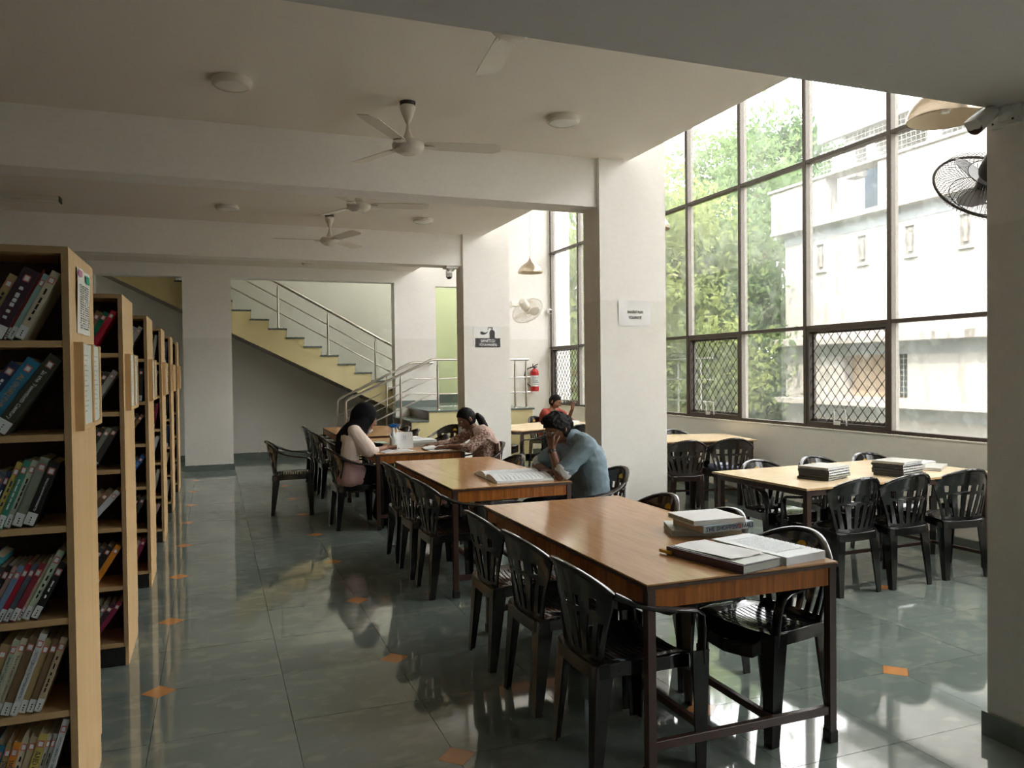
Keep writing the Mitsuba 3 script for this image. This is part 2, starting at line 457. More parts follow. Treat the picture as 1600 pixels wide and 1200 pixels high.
for z0, z1 in ((2.03, 2.20), (0.74, 0.87)):
    obj('ledge', cbx(BX - .28, BX + .05, Ya, 15.0, z0, z1, .012), 'plaster_old' if z0 > 1 else 'plaster', bld)
    obj('band', bx(BX - .012, BX + .01, Ya, Yb + .01, z0 - .24, z0), 'plaster_blue', bld)
obj('ledge', cbx(BX - .28, BX + .05, Ya, 15.0, -2.0, -1.87, .012), 'plaster', bld)
for k in range(9):
    yc = 13.62 - 1.177 * k
    fr = join([cbx(BX - .05, BX + .02, yc - .16, yc - .11, 3.62, 4.29, .008), cbx(BX - .05, BX + .02, yc + .11, yc + .16, 3.62, 4.29, .008), cbx(BX - .05, BX + .02, yc - .16, yc + .16, 3.62, 3.68, .008), cbx(BX - .05, BX + .02, yc - .16, yc + .16, 4.23, 4.29, .008)])
    n_ = obj('niche', fr, 'plaster', bld)
    obj('figure', lathe([(0.001, 3.74), (.05, 3.75), (.035, 3.85), (.06, 3.98), (.05, 4.06), (.028, 4.1), (.04, 4.15), (.001, 4.2)], 10, mv(BX - .01, yc, 0)), 'niche_grey', n_, smooth=40)
    obj('recess', bx(BX - .006, BX + .001, yc - .11, yc + .11, 3.68, 4.23), 'niche_grey', n_)  # flat panel, the shade inside the niche painted as grey
# recessed window with a wire screen
w_ = obj('window', bx(BX + .35, BX + .5, oy0, oy1, oz0, oz1), 'plaster_beige', bld, label='beige recessed window opening')
obj('pane', join([bx(BX + .30, BX + .34, oy0 + .02, oy0 + .62, oz0 + .04, oz1 - .04)]), 'dark_glass', w_)
obj('screen', join([bar((BX + .05, oy0 + .03 + .1 * k, oz0), (BX + .05, oy0 + .03 + .1 * k, oz1), .012) for k in range(6)] + [bar((BX + .05, oy0, oz0 + .11 * k), (BX + .05, oy0 + .6, oz0 + .11 * k), .012) for k in range(1, 10)]), 'net_wire', w_)
# roof canopy on posts with a net below it
obj('roof_slab', join([bx(BX + .1, BX + 6, Ya, 13.7, 6.62, 7.0), bx(BX + .02, BX + .14, Ya, 13.75, 6.45, 7.02)]), 'plaster', bld)
for k in range(8):
    yc = 13.1 - 2.1 * k
    obj('roof_post', bx(BX + .3, BX + .6, yc - .16, yc + .16, 5.6, 6.65), 'plaster', bld)
net = [tube([(BX + .1, y, 5.62), (BX + .05, y, 6.5)], .006, 3, caps=False) for y in np.arange(0, 13.7, .11)] + [tube([(BX + .08, 0, z), (BX + .08, 13.7, z)], .006, 3, caps=False) for z in np.arange(5.75, 6.5, .1)]
obj('net', join(net), 'net_wire', bld)
obj('roof_rail', join([tube([(BX + .05, Ya, 7.35), (BX + .05, 13.7, 7.35)], .02, 5)] + [tube([(BX + .05, y, 7.0), (BX + .05, y, 7.37)], .02, 5) for y in np.arange(-5, 13.8, 1.55)]), 'plaster', bld)
# a steel trellis in the yard
tr = thing('garden_trellis', 'thin grey steel trellis in the yard behind the white column', 'trellis')
obj('post', join([tube([(9.0, y, GZ), (9.0, y, 1.75)], .02, 6) for y in (13.1, 13.9, 14.7)]), 'net_wire', tr)
obj('rail', join([tube([(9.0, 12.7, z), (9.0, 15.2, z)], .018, 6) for z in (0.9, 1.33, 1.75)]), 'net_wire', tr)


# trees
def _leaf(a, b):
    def f(p, n, uv):
        return mix(a, b, fbm(p.x * 1.1, p.y * 1.1, p.z * 1.1, 3)) * (0.75 + 0.5 * cell_rand(p.x * 9, p.y * 9, p.z * 9))
    return f


for nm, a, b in (('leaf_green', (0.095, 0.16, 0.07), (0.20, 0.28, 0.125)), ('leaf_yellow', (0.15, 0.205, 0.07), (0.31, 0.365, 0.14)), ('leaf_dark', (0.05, 0.09, 0.048), (0.11, 0.17, 0.085))):
    scene[nm] = {'type': 'principledthin', 'base_color': proc(_leaf(a, b)), 'roughness': 0.6, 'diff_trans': 1.0, 'spec_trans': 0.0}
dif('bark', (0.16, 0.12, 0.09))


def tree(x, y, top, rx_, rz_, n, seed, leaf, label, size=0.11):
    r = np.random.default_rng(seed)
    t = thing('tree', label, 'tree', 'trees outside the window')
    c = np.array([x, y, top - rz_])
    nb = max(60, n // 90)
    d = r.normal(size=(nb, 3)); d /= np.linalg.norm(d, axis=1, keepdims=True)
    rad = (0.45 + 0.55 * r.random(nb)) ** 0.7
    lump = 0.75 + 0.5 * meshkit.noise(d * 2.2 + seed, seed)
    cl = c + d * np.array([rx_, rx_, rz_]) * (rad * lump)[:, None]
    k = r.integers(0, nb, n)
    p = cl[k] + r.normal(size=(n, 3)) * np.array([.32, .32, .2]) * (rx_ / 2.5)
    a = r.normal(size=(n, 3)); a[:, 2] -= .4; a /= np.linalg.norm(a, axis=1, keepdims=True)
    b = np.cross(a, r.normal(size=(n, 3))); b /= np.linalg.norm(b, axis=1, keepdims=True)
    s = size * (0.6 + 0.8 * r.random((n, 1)))
    v = np.stack([p - a * s, p + b * s * .45, p + a * s, p - b * s * .45], 1).reshape(-1, 3)
    i = np.arange(n)[:, None] * 4
    f = np.vstack([i + [0, 1, 2], i + [0, 2, 3]])
    fk = obj('foliage', (v, f), leaf, t); say(fk, kind='stuff')
    br = [tube([(x, y, GZ), (x + .1, y, (GZ + c[2]) / 2), (x, y + .1, c[2])], [.16, .13, .08], 8)]
    for q_ in cl[::max(1, nb // 14)]:
        br.append(tube([(x, y, c[2] - rz_ * .7), (c + q_) / 2 + [0, 0, -.1], q_], [.06, .035, .012], 5))
    obj('trunk', join(br), 'bark', t, smooth=50)


tree(9.4, 16.0, 6.1, 2.6, 4.2, 26000, 1, 'leaf_yellow', 'yellow-green tree seen past the white column through the window', .085)
tree(11.4, 17.2, 6.3, 2.6, 4.0, 26000, 2, 'leaf_green', 'broad mid-green tree left of the white building across the yard', .09)
tree(14.6, 19.0, 8.3, 3.0, 4.8, 26000, 3, 'leaf_green', 'tallest rounded green tree rising behind the white building corner', .10)
tree(12.3, 16.8, 2.4, 1.7, 2.6, 14000, 4, 'leaf_dark', 'low dark bushy tree at the foot of the white building corner', .08)
tree(7.9, 19.5, 7.4, 2.4, 5.2, 12000, 5, 'leaf_green', 'green tree seen through the narrow window left of the column', .12)
tree(19.0, 23.0, 10.6, 3.2, 4.6, 9000, 6, 'leaf_dark', 'dark tree whose crown shows over the roof of the white building', .15)
tree(10.2, 21.5, 5.6, 3.4, 5.0, 12000, 7, 'leaf_dark', 'dense dark tree filling the gap behind the yellow-green tree', .15)
far = thing('distant_house', 'pale distant house glimpsed over the treetops', 'building')
obj('wall', bx(16, 24, 38, 46, GZ, 11.0), 'plaster', far)
obj('roof', cbx(15.6, 24.4, 37.6, 46.4, 11.0, 11.3, .05), 'plaster_old', far)
# ---------------------------------------------------------------- entry steps, landing, upper flight, steel rails
mat('steel', (0.62, 0.58, 0.52), 0.16, metal=1.0)
mat('riser_brown', (0.125, 0.085, 0.055), 0.2)
mat('tread_green', proc(_stone(0.45)), 0.22)
mat('post_cream', (0.66, 0.62, 0.52), 0.4)
YF = 12.14
st = thing('entry_steps', 'short yellow flight of stone steps rising to the landing by the end wall', 'steps')
nos = [(3.20 - 0.287 * k, 0.93 - 0.155 * k) for k in range(6)]
prof = [(5.0, 0), (5.0, 0.90)]
for k, (x, z) in enumerate(nos):
    prof += [(x + .012, z - .03), (x + .012, z - .155)] if k == 5 else [(x + .012, z - .03), (x + .012, z - .155 - .03)]
body = prism(Polygon([(x, z) for x, z in prof]), 0, YE - YF)
obj('base', xf(body, np.array([[1, 0, 0, 0], [0, 0, -1, YE], [0, 1, 0, 0], [0, 0, 0, 1.]])), 'paint_yellow', st)
for k, (x, z) in enumerate(nos):
    x1 = 5.03 if k == 0 else nos[k - 1][0] + .01
    obj('tread', cbx(x - .015, x1, YF - .022, YE, z - .03, z, .004), 'tread_green', st)
    obj('riser', bx(x + .002, x + .0125, YF + .004, YE, z - .155, z - .03), 'riser_brown', st)
obj('skirting', bx(2.96, 3.69, YE - .016, YE, .93, 1.05), 'skirting', st)
struct('baseboard_landing', bx(3.62, 4.7, 14.88, 14.9, .93, 1.12), 'tread_green')
struct('floor_landing', bx(3.69, 6.2, YE + .001, 14.9, .80, .93), 'tread_green')


def rail(name, label, top, mids, posts, r=.021):
    t = thing(name, label, 'handrail', 'steel handrails')
    obj('handrail', tube(top, r, 10), 'steel', t, smooth=50)
    for m in mids:
        obj('rail', tube(m, .011, 8), 'steel', t, smooth=50)
    for (x, y, z0, z1) in posts:
        obj('post', join([tube([(x, y, z0), (x, y, z1)], .018, 10), tube([(x, y, z1 - .1), (x, y, z1 + .08)], .009, 6), lathe([(.0, z0 + .012), (.036, z0 + .012), (.04, z0)], 12, mv(x, y, 0))]), 'steel', t, smooth=50)
    return t


Yn = 12.2
sl = (1.742 - 1.14) / (3.30 - 1.95)
mid = lambda dz, Y, x0, x1, xe: [(x0, Y, 1.742 - dz - sl * (3.30 - x0)), (x1, Y, 1.742 - dz - sl * (3.3 - x1)), (xe, Y, 1.742 - dz - sl * (3.3 - x1))]
rail('handrail', 'steel handrail on the near side of the entry steps running along the landing edge',
     [(1.905, Yn, .155), (1.905, Yn, 1.08), (1.915, Yn, 1.115), (1.95, Yn, 1.14), (3.27, Yn, 1.735), (3.33, Yn, 1.745), (4.96, Yn, 1.738)],
     [mid(.29, Yn, 1.91, 3.27, 4.99), mid(.54, Yn, 1.91, 3.27, 4.99)],
     [(2.77, Yn, .62, 1.42), (3.38, Yn, .93, 1.66), (4.1, Yn, .93, 1.66), (4.715, Yn, .93, 1.66), (4.915, Yn, .93, 1.66)])
Yq = 13.32
rail('handrail', 'steel handrail on the wall side of the entry steps behind the hijab',
     [(1.94, Yq, .155), (1.94, Yq, 1.06), (1.95, Yq, 1.09), (1.985, Yq, 1.112), (3.19, Yq, 1.697), (3.25, Yq, 1.707), (3.60, Yq, 1.707), (3.60, 13.39, 1.707)],
     [[(1.95, Yq, .83), (3.2, Yq, 1.43), (3.55, Yq, 1.43), (3.56, 13.39, 1.43)], [(1.95, Yq, .57), (3.2, Yq, 1.17), (3.55, Yq, 1.17), (3.56, 13.39, 1.17)]],
     [(2.78, Yq, .62, 1.40)])

fl = thing('stair_flight', 'yellow-sided flight of stairs climbing to the left behind the openings', 'stairs')
N = [(2.58 - .2855 * k, 1.556 + .151 * k) for k in range(-4, 16)]
poly = [(N[0][0] + .3, N[0][1] - .151)]
for x, z in N:
    poly += [(x + .012, z - .151 - .028 + .0), (x + .012, z - .028)]
xe, ze = N[-1]
poly += [(xe - .2855, ze - .028)]
low = lambda x: 2.22 - .50 * (x - .3)
poly += [(xe - .2855, low(xe - .2855)), (.3 + (2.22 - .8) / .50, .8), (N[0][0] + .3, .8)]
pg = Polygon(poly).buffer(0)
W = np.array([[1, 0, 0, 0], [0, 0, -1, 14.88], [0, 1, 0, 0], [0, 0, 0, 1.]])
obj('slab', xf(prism(pg, 0, 14.88 - 13.70), W), 'paint_stair_shaded', fl)
W2 = W.copy(); W2[1, 3] = 13.705
obj('stringer', xf(prism(pg, 0, .02), W2), 'paint_yellow', fl)
for x, z in N:
    obj('tread', cbx(x - .2855 - .002, x + .022, 13.66, 14.88, z - .028, z, .003), 'tread_green', fl)
    obj('riser', bx(x - .2855 + .012, x - .2855 + .016, 13.70, 14.88, z, z + .123), 'tread_green', fl)
Yr = 13.76
zt = lambda x: 3.12 - .544 * (x - .96)
z2 = lambda x: 3.123 - .546 * (x - .50)
z3 = lambda x: 2.98 - .5405 * (x - .31)
rail('handrail', 'steel handrail of the upper flight seen through the wide opening',
     [(-1.2, Yr, zt(-1.2)), (3.2, Yr, zt(3.2))], [[(-1.2, Yr, z2(-1.2)), (3.2, Yr, z2(3.2))], [(-1.2, Yr, z3(-1.2)), (3.2, Yr, z3(3.2))]],
     [(x, Yr, 1.556 + .151 * k, zt(x) - .08) for x, k in ((1.04, 5), (1.865, 2), (2.68, -1), (.2, 8), (-.62, 11))], .023)
# ---------------------------------------------------------------- bookcases and their books
def _lam(a, b, ax):
    def f(p, n, uv):
        q_ = (p.x, p.y, p.z)
        s = noise(q_[(ax + 1) % 3] * 90, q_[(ax + 2) % 3] * 90, q_[ax] * 2.5)
        t = fbm(q_[(ax + 1) % 3] * 14, q_[(ax + 2) % 3] * 14, q_[ax] * 0.8, 3)
        return mix(a, b, 0.5 * s + 0.5 * t)
    return f


mat('beech', proc(_lam((0.55, 0.36, 0.175), (0.66, 0.455, 0.235), 2)), 0.42)
mat('beech_dark', proc(_lam((0.27, 0.175, 0.085), (0.34, 0.225, 0.11), 2)), 0.5)
mat('beech_shelf', proc(_lam((0.50, 0.33, 0.165), (0.60, 0.41, 0.21), 0)), 0.45)
mat('beech_shaded', proc(_lam((0.34, 0.22, 0.105), (0.42, 0.28, 0.14), 2)), 0.5)  # shade of the front edges put into a darker beech
mat('back_shaded', (0.075, 0.042, 0.028), 0.6)  # laminate darkened to hold the shade behind the books
mat('kick_black', (0.012, 0.012, 0.012), 0.5)
mat('paper', (0.78, 0.78, 0.74), 0.7)
mat('paper_grey', (0.60, 0.64, 0.60), 0.35)
mat('ink', (0.02, 0.02, 0.02), 0.7)
mat('label_white', (0.66, 0.72, 0.74), 0.5)
mat('sticker_red', (0.50, 0.16, 0.14), 0.5)
mat('page_edge', (0.62, 0.55, 0.42), 0.8)
mat('strip_pink', (0.62, 0.25, 0.42), 0.6); mat('strip_green', (0.02, 0.33, 0.22), 0.6)
CASES = [2.965, 4.61, 6.245, 7.89, 9.53, 11.17]
ORD = ['nearest', 'second', 'third', 'fourth', 'fifth', 'farthest']
XE_, XL, DEP, HT = -0.445, -2.25, 0.565, 1.98
SH = [1.668, 1.356, 1.05, .741, .43, .125]
PT = .022
case_parts = [('edge_band', P3(join([bx(XE_ - PT, XE_ - .0005, -.0012, 0, .105, HT), bx(XL + PT, XE_ - PT, -.0012, 0, HT - .022, HT)]), 'beech_shaded')),  # thin front strips carry the painted edge shade
              ('end_panel', P3(cbx(XE_ - PT, XE_, 0, DEP, .105, HT, .0015), 'beech')),
              ('end_panel', P3(cbx(XL, XL + PT, 0, DEP, .105, HT, .0015), 'beech')),
              ('plinth', P3(bx(XE_ - .018, XE_ - .002, .012, DEP - .012, 0, .104), 'beech')),
              ('kick_board', P3(bx(XL + .01, XE_ - .019, .012, DEP - .012, 0, .104), 'kick_black')),
              ('back_panel', P3(bx(XL + PT, XE_ - PT, DEP / 2 - .006, DEP / 2 + .006, .105, HT - .022), 'back_shaded')),
              ('divider', P3(cbx(-1.36, -1.338, .001, DEP - .001, .106, HT - .022, .0015), 'beech')),
              ('top_panel', P3(cbx(XL + PT, XE_ - PT, 0, DEP, HT - .022, HT, .0015), 'beech_shelf'))]
for z in SH:
    case_parts.append(('shelf', P3(cbx(XL + PT, XE_ - PT, .002, DEP - .002, z - .023, z, .0015), 'beech_shelf')))
hy0, hy1, hz0, hz1 = .07, .525, 1.36, 1.666
hold = [cbx(XE_, XE_ + .030, hy0, hy0 + .016, hz0, hz1, .002), cbx(XE_, XE_ + .030, (hy0 + hy1) / 2 + .01, (hy0 + hy1) / 2 + .03, hz0, hz1, .002), cbx(XE_, XE_ + .028, hy1 - .02, hy1, hz0, hz1, .002),
        cbx(XE_, XE_ + .028, hy0, hy1, hz0, hz0 + .018, .002), bx(XE_, XE_ + .004, hy0, hy1, hz0, hz1)]
case_parts.append(('label_holder', P3(join(hold), 'beech')))
c1 = P3(bx(XE_ + .004, XE_ + .022, hy0 + .016, (hy0 + hy1) / 2 + .01, hz0 + .018, hz1 - .004), 'paper_grey')
c2 = P3(bx(XE_ + .004, XE_ + .022, (hy0 + hy1) / 2 + .03, hy1 - .02, hz0 + .018, hz1 - .004), 'paper_grey')
lines_ = join([bx(XE_ + .022, XE_ + .0225, ya, ya + w_, z, z + .004) for ya, w_, z in [(.14, .09 - .04 * ((k * 7) % 3) / 2, 1.62 - .018 * k) for k in range(12)] + [(.375, .10 - .04 * ((k * 5) % 3) / 2, 1.62 - .018 * k) for k in range(12)]])
mat('ink_faint', (0.36, 0.41, 0.43), 0.6)
lines_ = P3(lines_, 'ink_faint')
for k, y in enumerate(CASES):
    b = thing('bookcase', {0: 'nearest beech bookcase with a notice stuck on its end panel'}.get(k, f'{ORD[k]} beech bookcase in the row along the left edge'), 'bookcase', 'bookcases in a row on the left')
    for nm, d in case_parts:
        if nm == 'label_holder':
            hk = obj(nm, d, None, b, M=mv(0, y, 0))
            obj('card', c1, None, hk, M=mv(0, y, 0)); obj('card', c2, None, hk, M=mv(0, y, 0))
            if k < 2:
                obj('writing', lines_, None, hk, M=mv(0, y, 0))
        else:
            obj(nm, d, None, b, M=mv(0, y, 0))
mat('ink_soft', (0.16, 0.16, 0.17), .7)
# the notice on the nearest end panel, slightly wavy
po = thing('notice', 'white paper notice with a pink and green heading on the nearest bookcase end', 'notice')
ny, nz = 10, 14
gy, gz = np.meshgrid(np.linspace(3.10, 3.39, ny), np.linspace(1.70, 1.935, nz), indexing='ij')
gx = XE_ + .004 + .0025 * np.sin(gy * 40 + gz * 22) + .001
v = np.stack([gx, gy + .006 * np.sin(gz * 30) * (np.abs(gy - 3.245) > .13), gz], -1).reshape(-1, 3)
i, j = np.meshgrid(np.arange(ny - 1), np.arange(nz - 1), indexing='ij')
qd = np.stack([i * nz + j, (i + 1) * nz + j, (i + 1) * nz + j + 1, i * nz + j + 1], -1).reshape(-1, 4)
obj('sheet', (v, qd), 'paper', po, smooth=True)
rr = random.Random(5)
obj('heading', bx(XE_ + .0085, XE_ + .009, 3.12, 3.2, 1.905, 1.926), 'strip_pink', po)
obj('heading', bx(XE_ + .0085, XE_ + .009, 3.29, 3.37, 1.893, 1.922), 'strip_green', po)
obj('writing', join([bx(XE_ + .0085, XE_ + .009, y0, y0 + w, z, z + .0035) for z in np.arange(1.72, 1.88, .0085) for y0, w in [(3.135 + rr.uniform(0, .015) + .055 * q_, rr.uniform(.02, .045)) for q_ in range(4)]]), 'ink_soft', po)

# books: spine in the plane y = 0 facing -y, thickness along x from -t to 0, height up z
COL = dict(tan=(.36, .27, .13), plum=(.055, .028, .045), darkred=(.22, .03, .025), teal=(.28, .45, .44), cream=(.50, .47, .36), black=(.02, .021, .022), navy=(.03, .05, .12),
           blue=(.03, .19, .33), olive=(.05, .052, .04), yellow=(.52, .44, .12), sage=(.40, .46, .37), green=(.05, .26, .19), greygreen=(.22, .26, .21), slate=(.09, .12, .16), maroon=(.25, .035, .055),
           pink=(.46, .30, .29), skyblue=(.16, .27, .42), mint=(.46, .56, .45), aqua=(.07, .38, .42), brown=(.19, .125, .07), white=(.56, .60, .62), orange=(.62, .24, .03), beige=(.44, .36, .23), grey=(.34, .34, .33),
           red=(.42, .025, .05), emerald=(.015, .16, .09), silver=(.42, .42, .38), wine=(.24, .03, .07), cobalt=(.02, .12, .42), charcoal=(.055, .055, .052))
NM = dict(tan='tan', plum='dark plum', darkred='dark red', teal='pale teal', cream='cream', black='black', navy='navy', blue='blue', olive='dark olive', yellow='yellow', sage='pale green', green='green', greygreen='grey-green',
          slate='slate blue', maroon='maroon', pink='dusty pink', skyblue='light blue', mint='mint green', aqua='turquoise', brown='brown', white='white', orange='orange', beige='beige', grey='grey', red='bright red', emerald='emerald green',
          silver='silver-grey', wine='wine red', cobalt='cobalt blue', charcoal='charcoal')
for k, c in COL.items():
    mat('cover_' + k, c, 0.32)
_dup = {}


def book(X, Y, Z, t, h, th, col, label, group, text=None, ink='label_white', depth=.17, label_at='bottom', sticker=True, rotx=0):
    """leaning book: the lower corner towards +x stands at (X, Y, Z), top leans towards +x by th degrees"""
    M = mv(X, Y, Z) @ ry(th)
    b = thing('book', label, 'book', group)
    ct = .0022
    cov = join([cbx(-t, -t + ct, 0, depth, 0, h, .0006), cbx(-ct, 0, 0, depth, 0, h, .0006), cbx(-t, 0, -.001, ct, 0, h, .0008)])
    obj('cover', cov, 'cover_' + col, b, M=M)
    obj('pages', bx(-t + ct, -ct, ct, depth - .004, .003, h - .004), 'page_edge', b, M=M)
    if label_at:
        lz = .004 if label_at == 'bottom' else h - .05
        k = obj('spine_label', bx(-t + .0008, -.0008, -.0018, -.001, lz, lz + .042), 'label_white', b, M=M)
        obj('print', join([bx(-t / 2 - .0022, -t / 2 + .0022, -.0022, -.0018, lz + z, lz + z + .004) for z in (.007, .015, .023)]), 'ink', k, M=M)
    if sticker and t > .013:
        s = min(.010, t * .4)
        k = obj('sticker', bx(-t / 2 - s, -t / 2 + s, -.0016, -.001, h - .045, h - .022), 'sticker_red', b, M=M)
        obj('print', bx(-t / 2 - s * .65, -t / 2 + s * .65, -.002, -.0016, h - .041, h - .026), 'label_white', k, M=M)
    if text == '-':
        q_ = random.Random(int(t * 1e5 + h * 1e4))
        ls, z = [], h - .065
        while z > .075:
            w = q_.uniform(.008, .022)
            ls.append(bx(-t * .62, -t * .38, -.0016, -.0010, z - w, z))
            z -= w + q_.choice((.004, .004, .012))
        obj('title', join(ls), ink, b, M=M)
    elif text:
        size = min(.6 * t, .016)
        tm = meshkit.text_mesh(text, size, .0004)
        L = tm.bounds[1][0]
        room = h - .11
        s = min(1, room / L)
        A = frame((-t / 2 - size * s * .5, -.0012, h - .058), (0, 0, -s), (s, 0, 0), (0, -1, 0))
        # reads downwards: +x of the text runs down the spine, +y of the text to the right
        obj('title', xf(tm, A), ink, b, M=M)
    return b


ORDN = ['first', 'second', 'third', 'fourth', 'fifth', 'sixth', 'seventh', 'eighth', 'ninth', 'tenth', 'eleventh', 'twelfth']
SHN = ['top', 'second', 'third', 'fourth', 'fifth', 'bottom']
mat('ink_orange', (0.60, 0.27, 0.03), 0.5); mat('ink_red', (.4, .03, .06), .5); mat('ink_navy', (.03, .05, .12), .5)
ROWS = [
    (27, 0, [('cream', .027, .25, '-', 'ink'), ('teal', .017, .243, None, None), ('darkred', .008, .262, None, None), ('plum', .050, .25, '-', 'label_white'), ('tan', .026, .235, '-', 'ink')]),
    (35, 0, [('olive', .044, .30, 'In the Twentieth Century', 'label_white'), ('blue', .046, .285, 'ALGORITHM', 'ink_orange'), ('navy', .032, .28, '-', 'label_white'), ('black', .032, .25, '-', 'label_white')]),
    (22, .012, [('black', .032, .225, 'MARXISM AND MODERNISM', 'label_white'), ('greygreen', .030, .24, None, None), ('sage', .019, .235, '-', 'ink'), ('green', .019, .235, '-', 'label_white'), ('yellow', .019, .23, '-', 'ink_navy'), ('navy', .014, .2, '-', 'label_white'), ('slate', .026, .2, None, None)]),
    (27, 0, [('black', .022, .2, '-', 'label_white'), ('mint', .022, .245, '-', 'ink'), ('cream', .010, .225, None, None), ('maroon', .019, .205, None, None), ('slate', .017, .205, None, None), ('red', .017, .205, None, None), ('skyblue', .017, .203, None, None), ('pink', .014, .203, None, None), ('black', .017, .205, '-', 'label_white'), ('charcoal', .017, .205, '-', 'label_white'), ('aqua', .030, .24, None, None)]),
    (20, 0, [('beige', .021, .255, '-', 'ink'), ('brown', .021, .25, None, None), ('tan', .021, .25, None, None), ('white', .021, .275, 'DICTIONARY OF MANAGEMENT', 'ink_navy'), ('brown', .026, .265, None, None), ('cream', .021, .265, 'Impact of Indian Art  Architecture', 'ink'), ('sage', .019, .265, 'Impact of Indian Art  Architecture', 'ink'), ('tan', .030, .25, None, None)]),
    (17, 0, [('white', .021, .28, 'DICTIONARY OF MANAGEMENT', 'ink_navy'), ('grey', .014, .235, '-', 'ink'), ('silver', .014, .235, '-', 'ink'), ('yellow', .026, .24, 'AND CITY', 'ink'), ('beige', .022, .235, None, None), ('cream', .021, .235, '-', 'ink'), ('orange', .021, .225, 'INDOLOGICA', 'ink_navy'), ('tan', .019, .225, 'INDOLOGICA', 'ink_navy'), ('blue', .03, .22, None, None)]),
]
for r, (th, pull, bs) in enumerate(ROWS):
    t0, h0 = bs[0][1], bs[0][2]
    X = XE_ - PT - .003 - h0 * math.sin(math.radians(th)) - pull
    for n_, (col, t, h, tx, ik) in enumerate(bs):
        book(X, CASES[0] + .012 + .004 * ((n_ * 7) % 3), SH[r], t, h, th, col,
             f'{NM[col]} book {ORDN[n_]} from the end panel on the {SHN[r]} shelf of the nearest bookcase', f'books on the {SHN[r]} shelf of the nearest bookcase', tx, ik or 'ink')
        X -= t / math.cos(math.radians(th)) + .0006
OTHER = [
    [(30, ['red', 'emerald', 'brown', 'plum']), (33, ['silver', 'olive', 'charcoal', 'olive']), (30, ['charcoal', 'greygreen', 'olive']), (42, ['white', 'brown', 'tan']), (32, ['orange', 'black', 'charcoal']), (35, ['wine', 'plum'])],
    [(30, ['silver', 'grey']), (4, ['charcoal', 'black']), (38, ['brown', 'olive']), (35, ['cobalt']), (28, ['charcoal', 'black']), (25, ['wine', 'pink'])],
    [(10, ['silver']), (18, ['grey']), (12, ['wine']), (20, ['white']), (14, ['silver']), (25, ['pink'])],
    [(5, ['slate']), (8, ['brown']), (6, ['charcoal']), (4, ['navy']), (16, ['beige']), (10, ['grey'])],
    [(8, ['olive']), (12, ['tan']), (15, ['brown']), (10, ['slate']), (14, ['cream']), (12, ['pink'])],
]
for c, rows in enumerate(OTHER, 1):
    for r, (th, cols) in enumerate(rows):
        rr = random.Random(c * 10 + r)
        h0 = .24 + .02 * rr.random()
        X = XE_ - PT - .004 - h0 * math.sin(math.radians(th))
        pal = ['brown', 'charcoal', 'maroon', 'slate', 'cream', 'olive', 'tan', 'navy', 'greygreen', 'black']
        cols = cols + [pal[(c * 3 + r * 5 + q_ * 7) % 10] for q_ in range((0, 4, 3, 2, 2, 2)[c])]
        for n_, col in enumerate(cols):
            t, h = rr.uniform(.024, .034), h0 - .012 * rr.random() * (n_ > 0)
            book(X, CASES[c] + .015, SH[r], t, h, th, col, f'{NM[col]} book {ORDN[n_]} from the end panel on the {SHN[r]} shelf of the {ORD[c]} bookcase',
                 f'books on the {SHN[r]} shelf of the {ORD[c]} bookcase', ('ON' if col == 'cobalt' else None), 'label_white', sticker=c < 3)
            X -= t / math.cos(math.radians(th)) + .0006
# ---------------------------------------------------------------- tables
def _tan(p, n, uv):
    s = noise(p.x * 130, p.y * 9, 1.0)
    t = fbm(p.x * 25, p.y * 4, 2.0, 3)
    return mix((0.30, 0.150, 0.060), (0.42, 0.225, 0.10), 0.45 * s + 0.55 * t)


def _apron(p, n, uv):
    u = p.x + p.y
    s = noise(u * 75, p.z * 4, 1.0)
    t = noise(u * 210, p.z * 9, 4.0)
    c = mix((0.22, 0.066, 0.012), (0.37, 0.128, 0.024), s)
    return c * (0.72 + 0.4 * t)


def _pale(p, n, uv):
    return mix((0.56, 0.43, 0.27), (0.66, 0.53, 0.355), fbm(p.x * 6, p.y * 40, 1.0, 3))


mat('laminate_tan', proc(_tan), 0.14, spec=0.8)
mat('laminate_apron', proc(_apron), 0.34, spec=.25)
mat('laminate_pale', proc(_pale), 0.22)
mat('edge_dark', (0.045, 0.022, 0.014), 0.35)
mat('edge_pale', (0.52, 0.34, 0.17), 0.4)
mat('frame_brown', (0.050, 0.026, 0.020), 0.30)
mat('rubber', (0.012, 0.012, 0.013), 0.5)


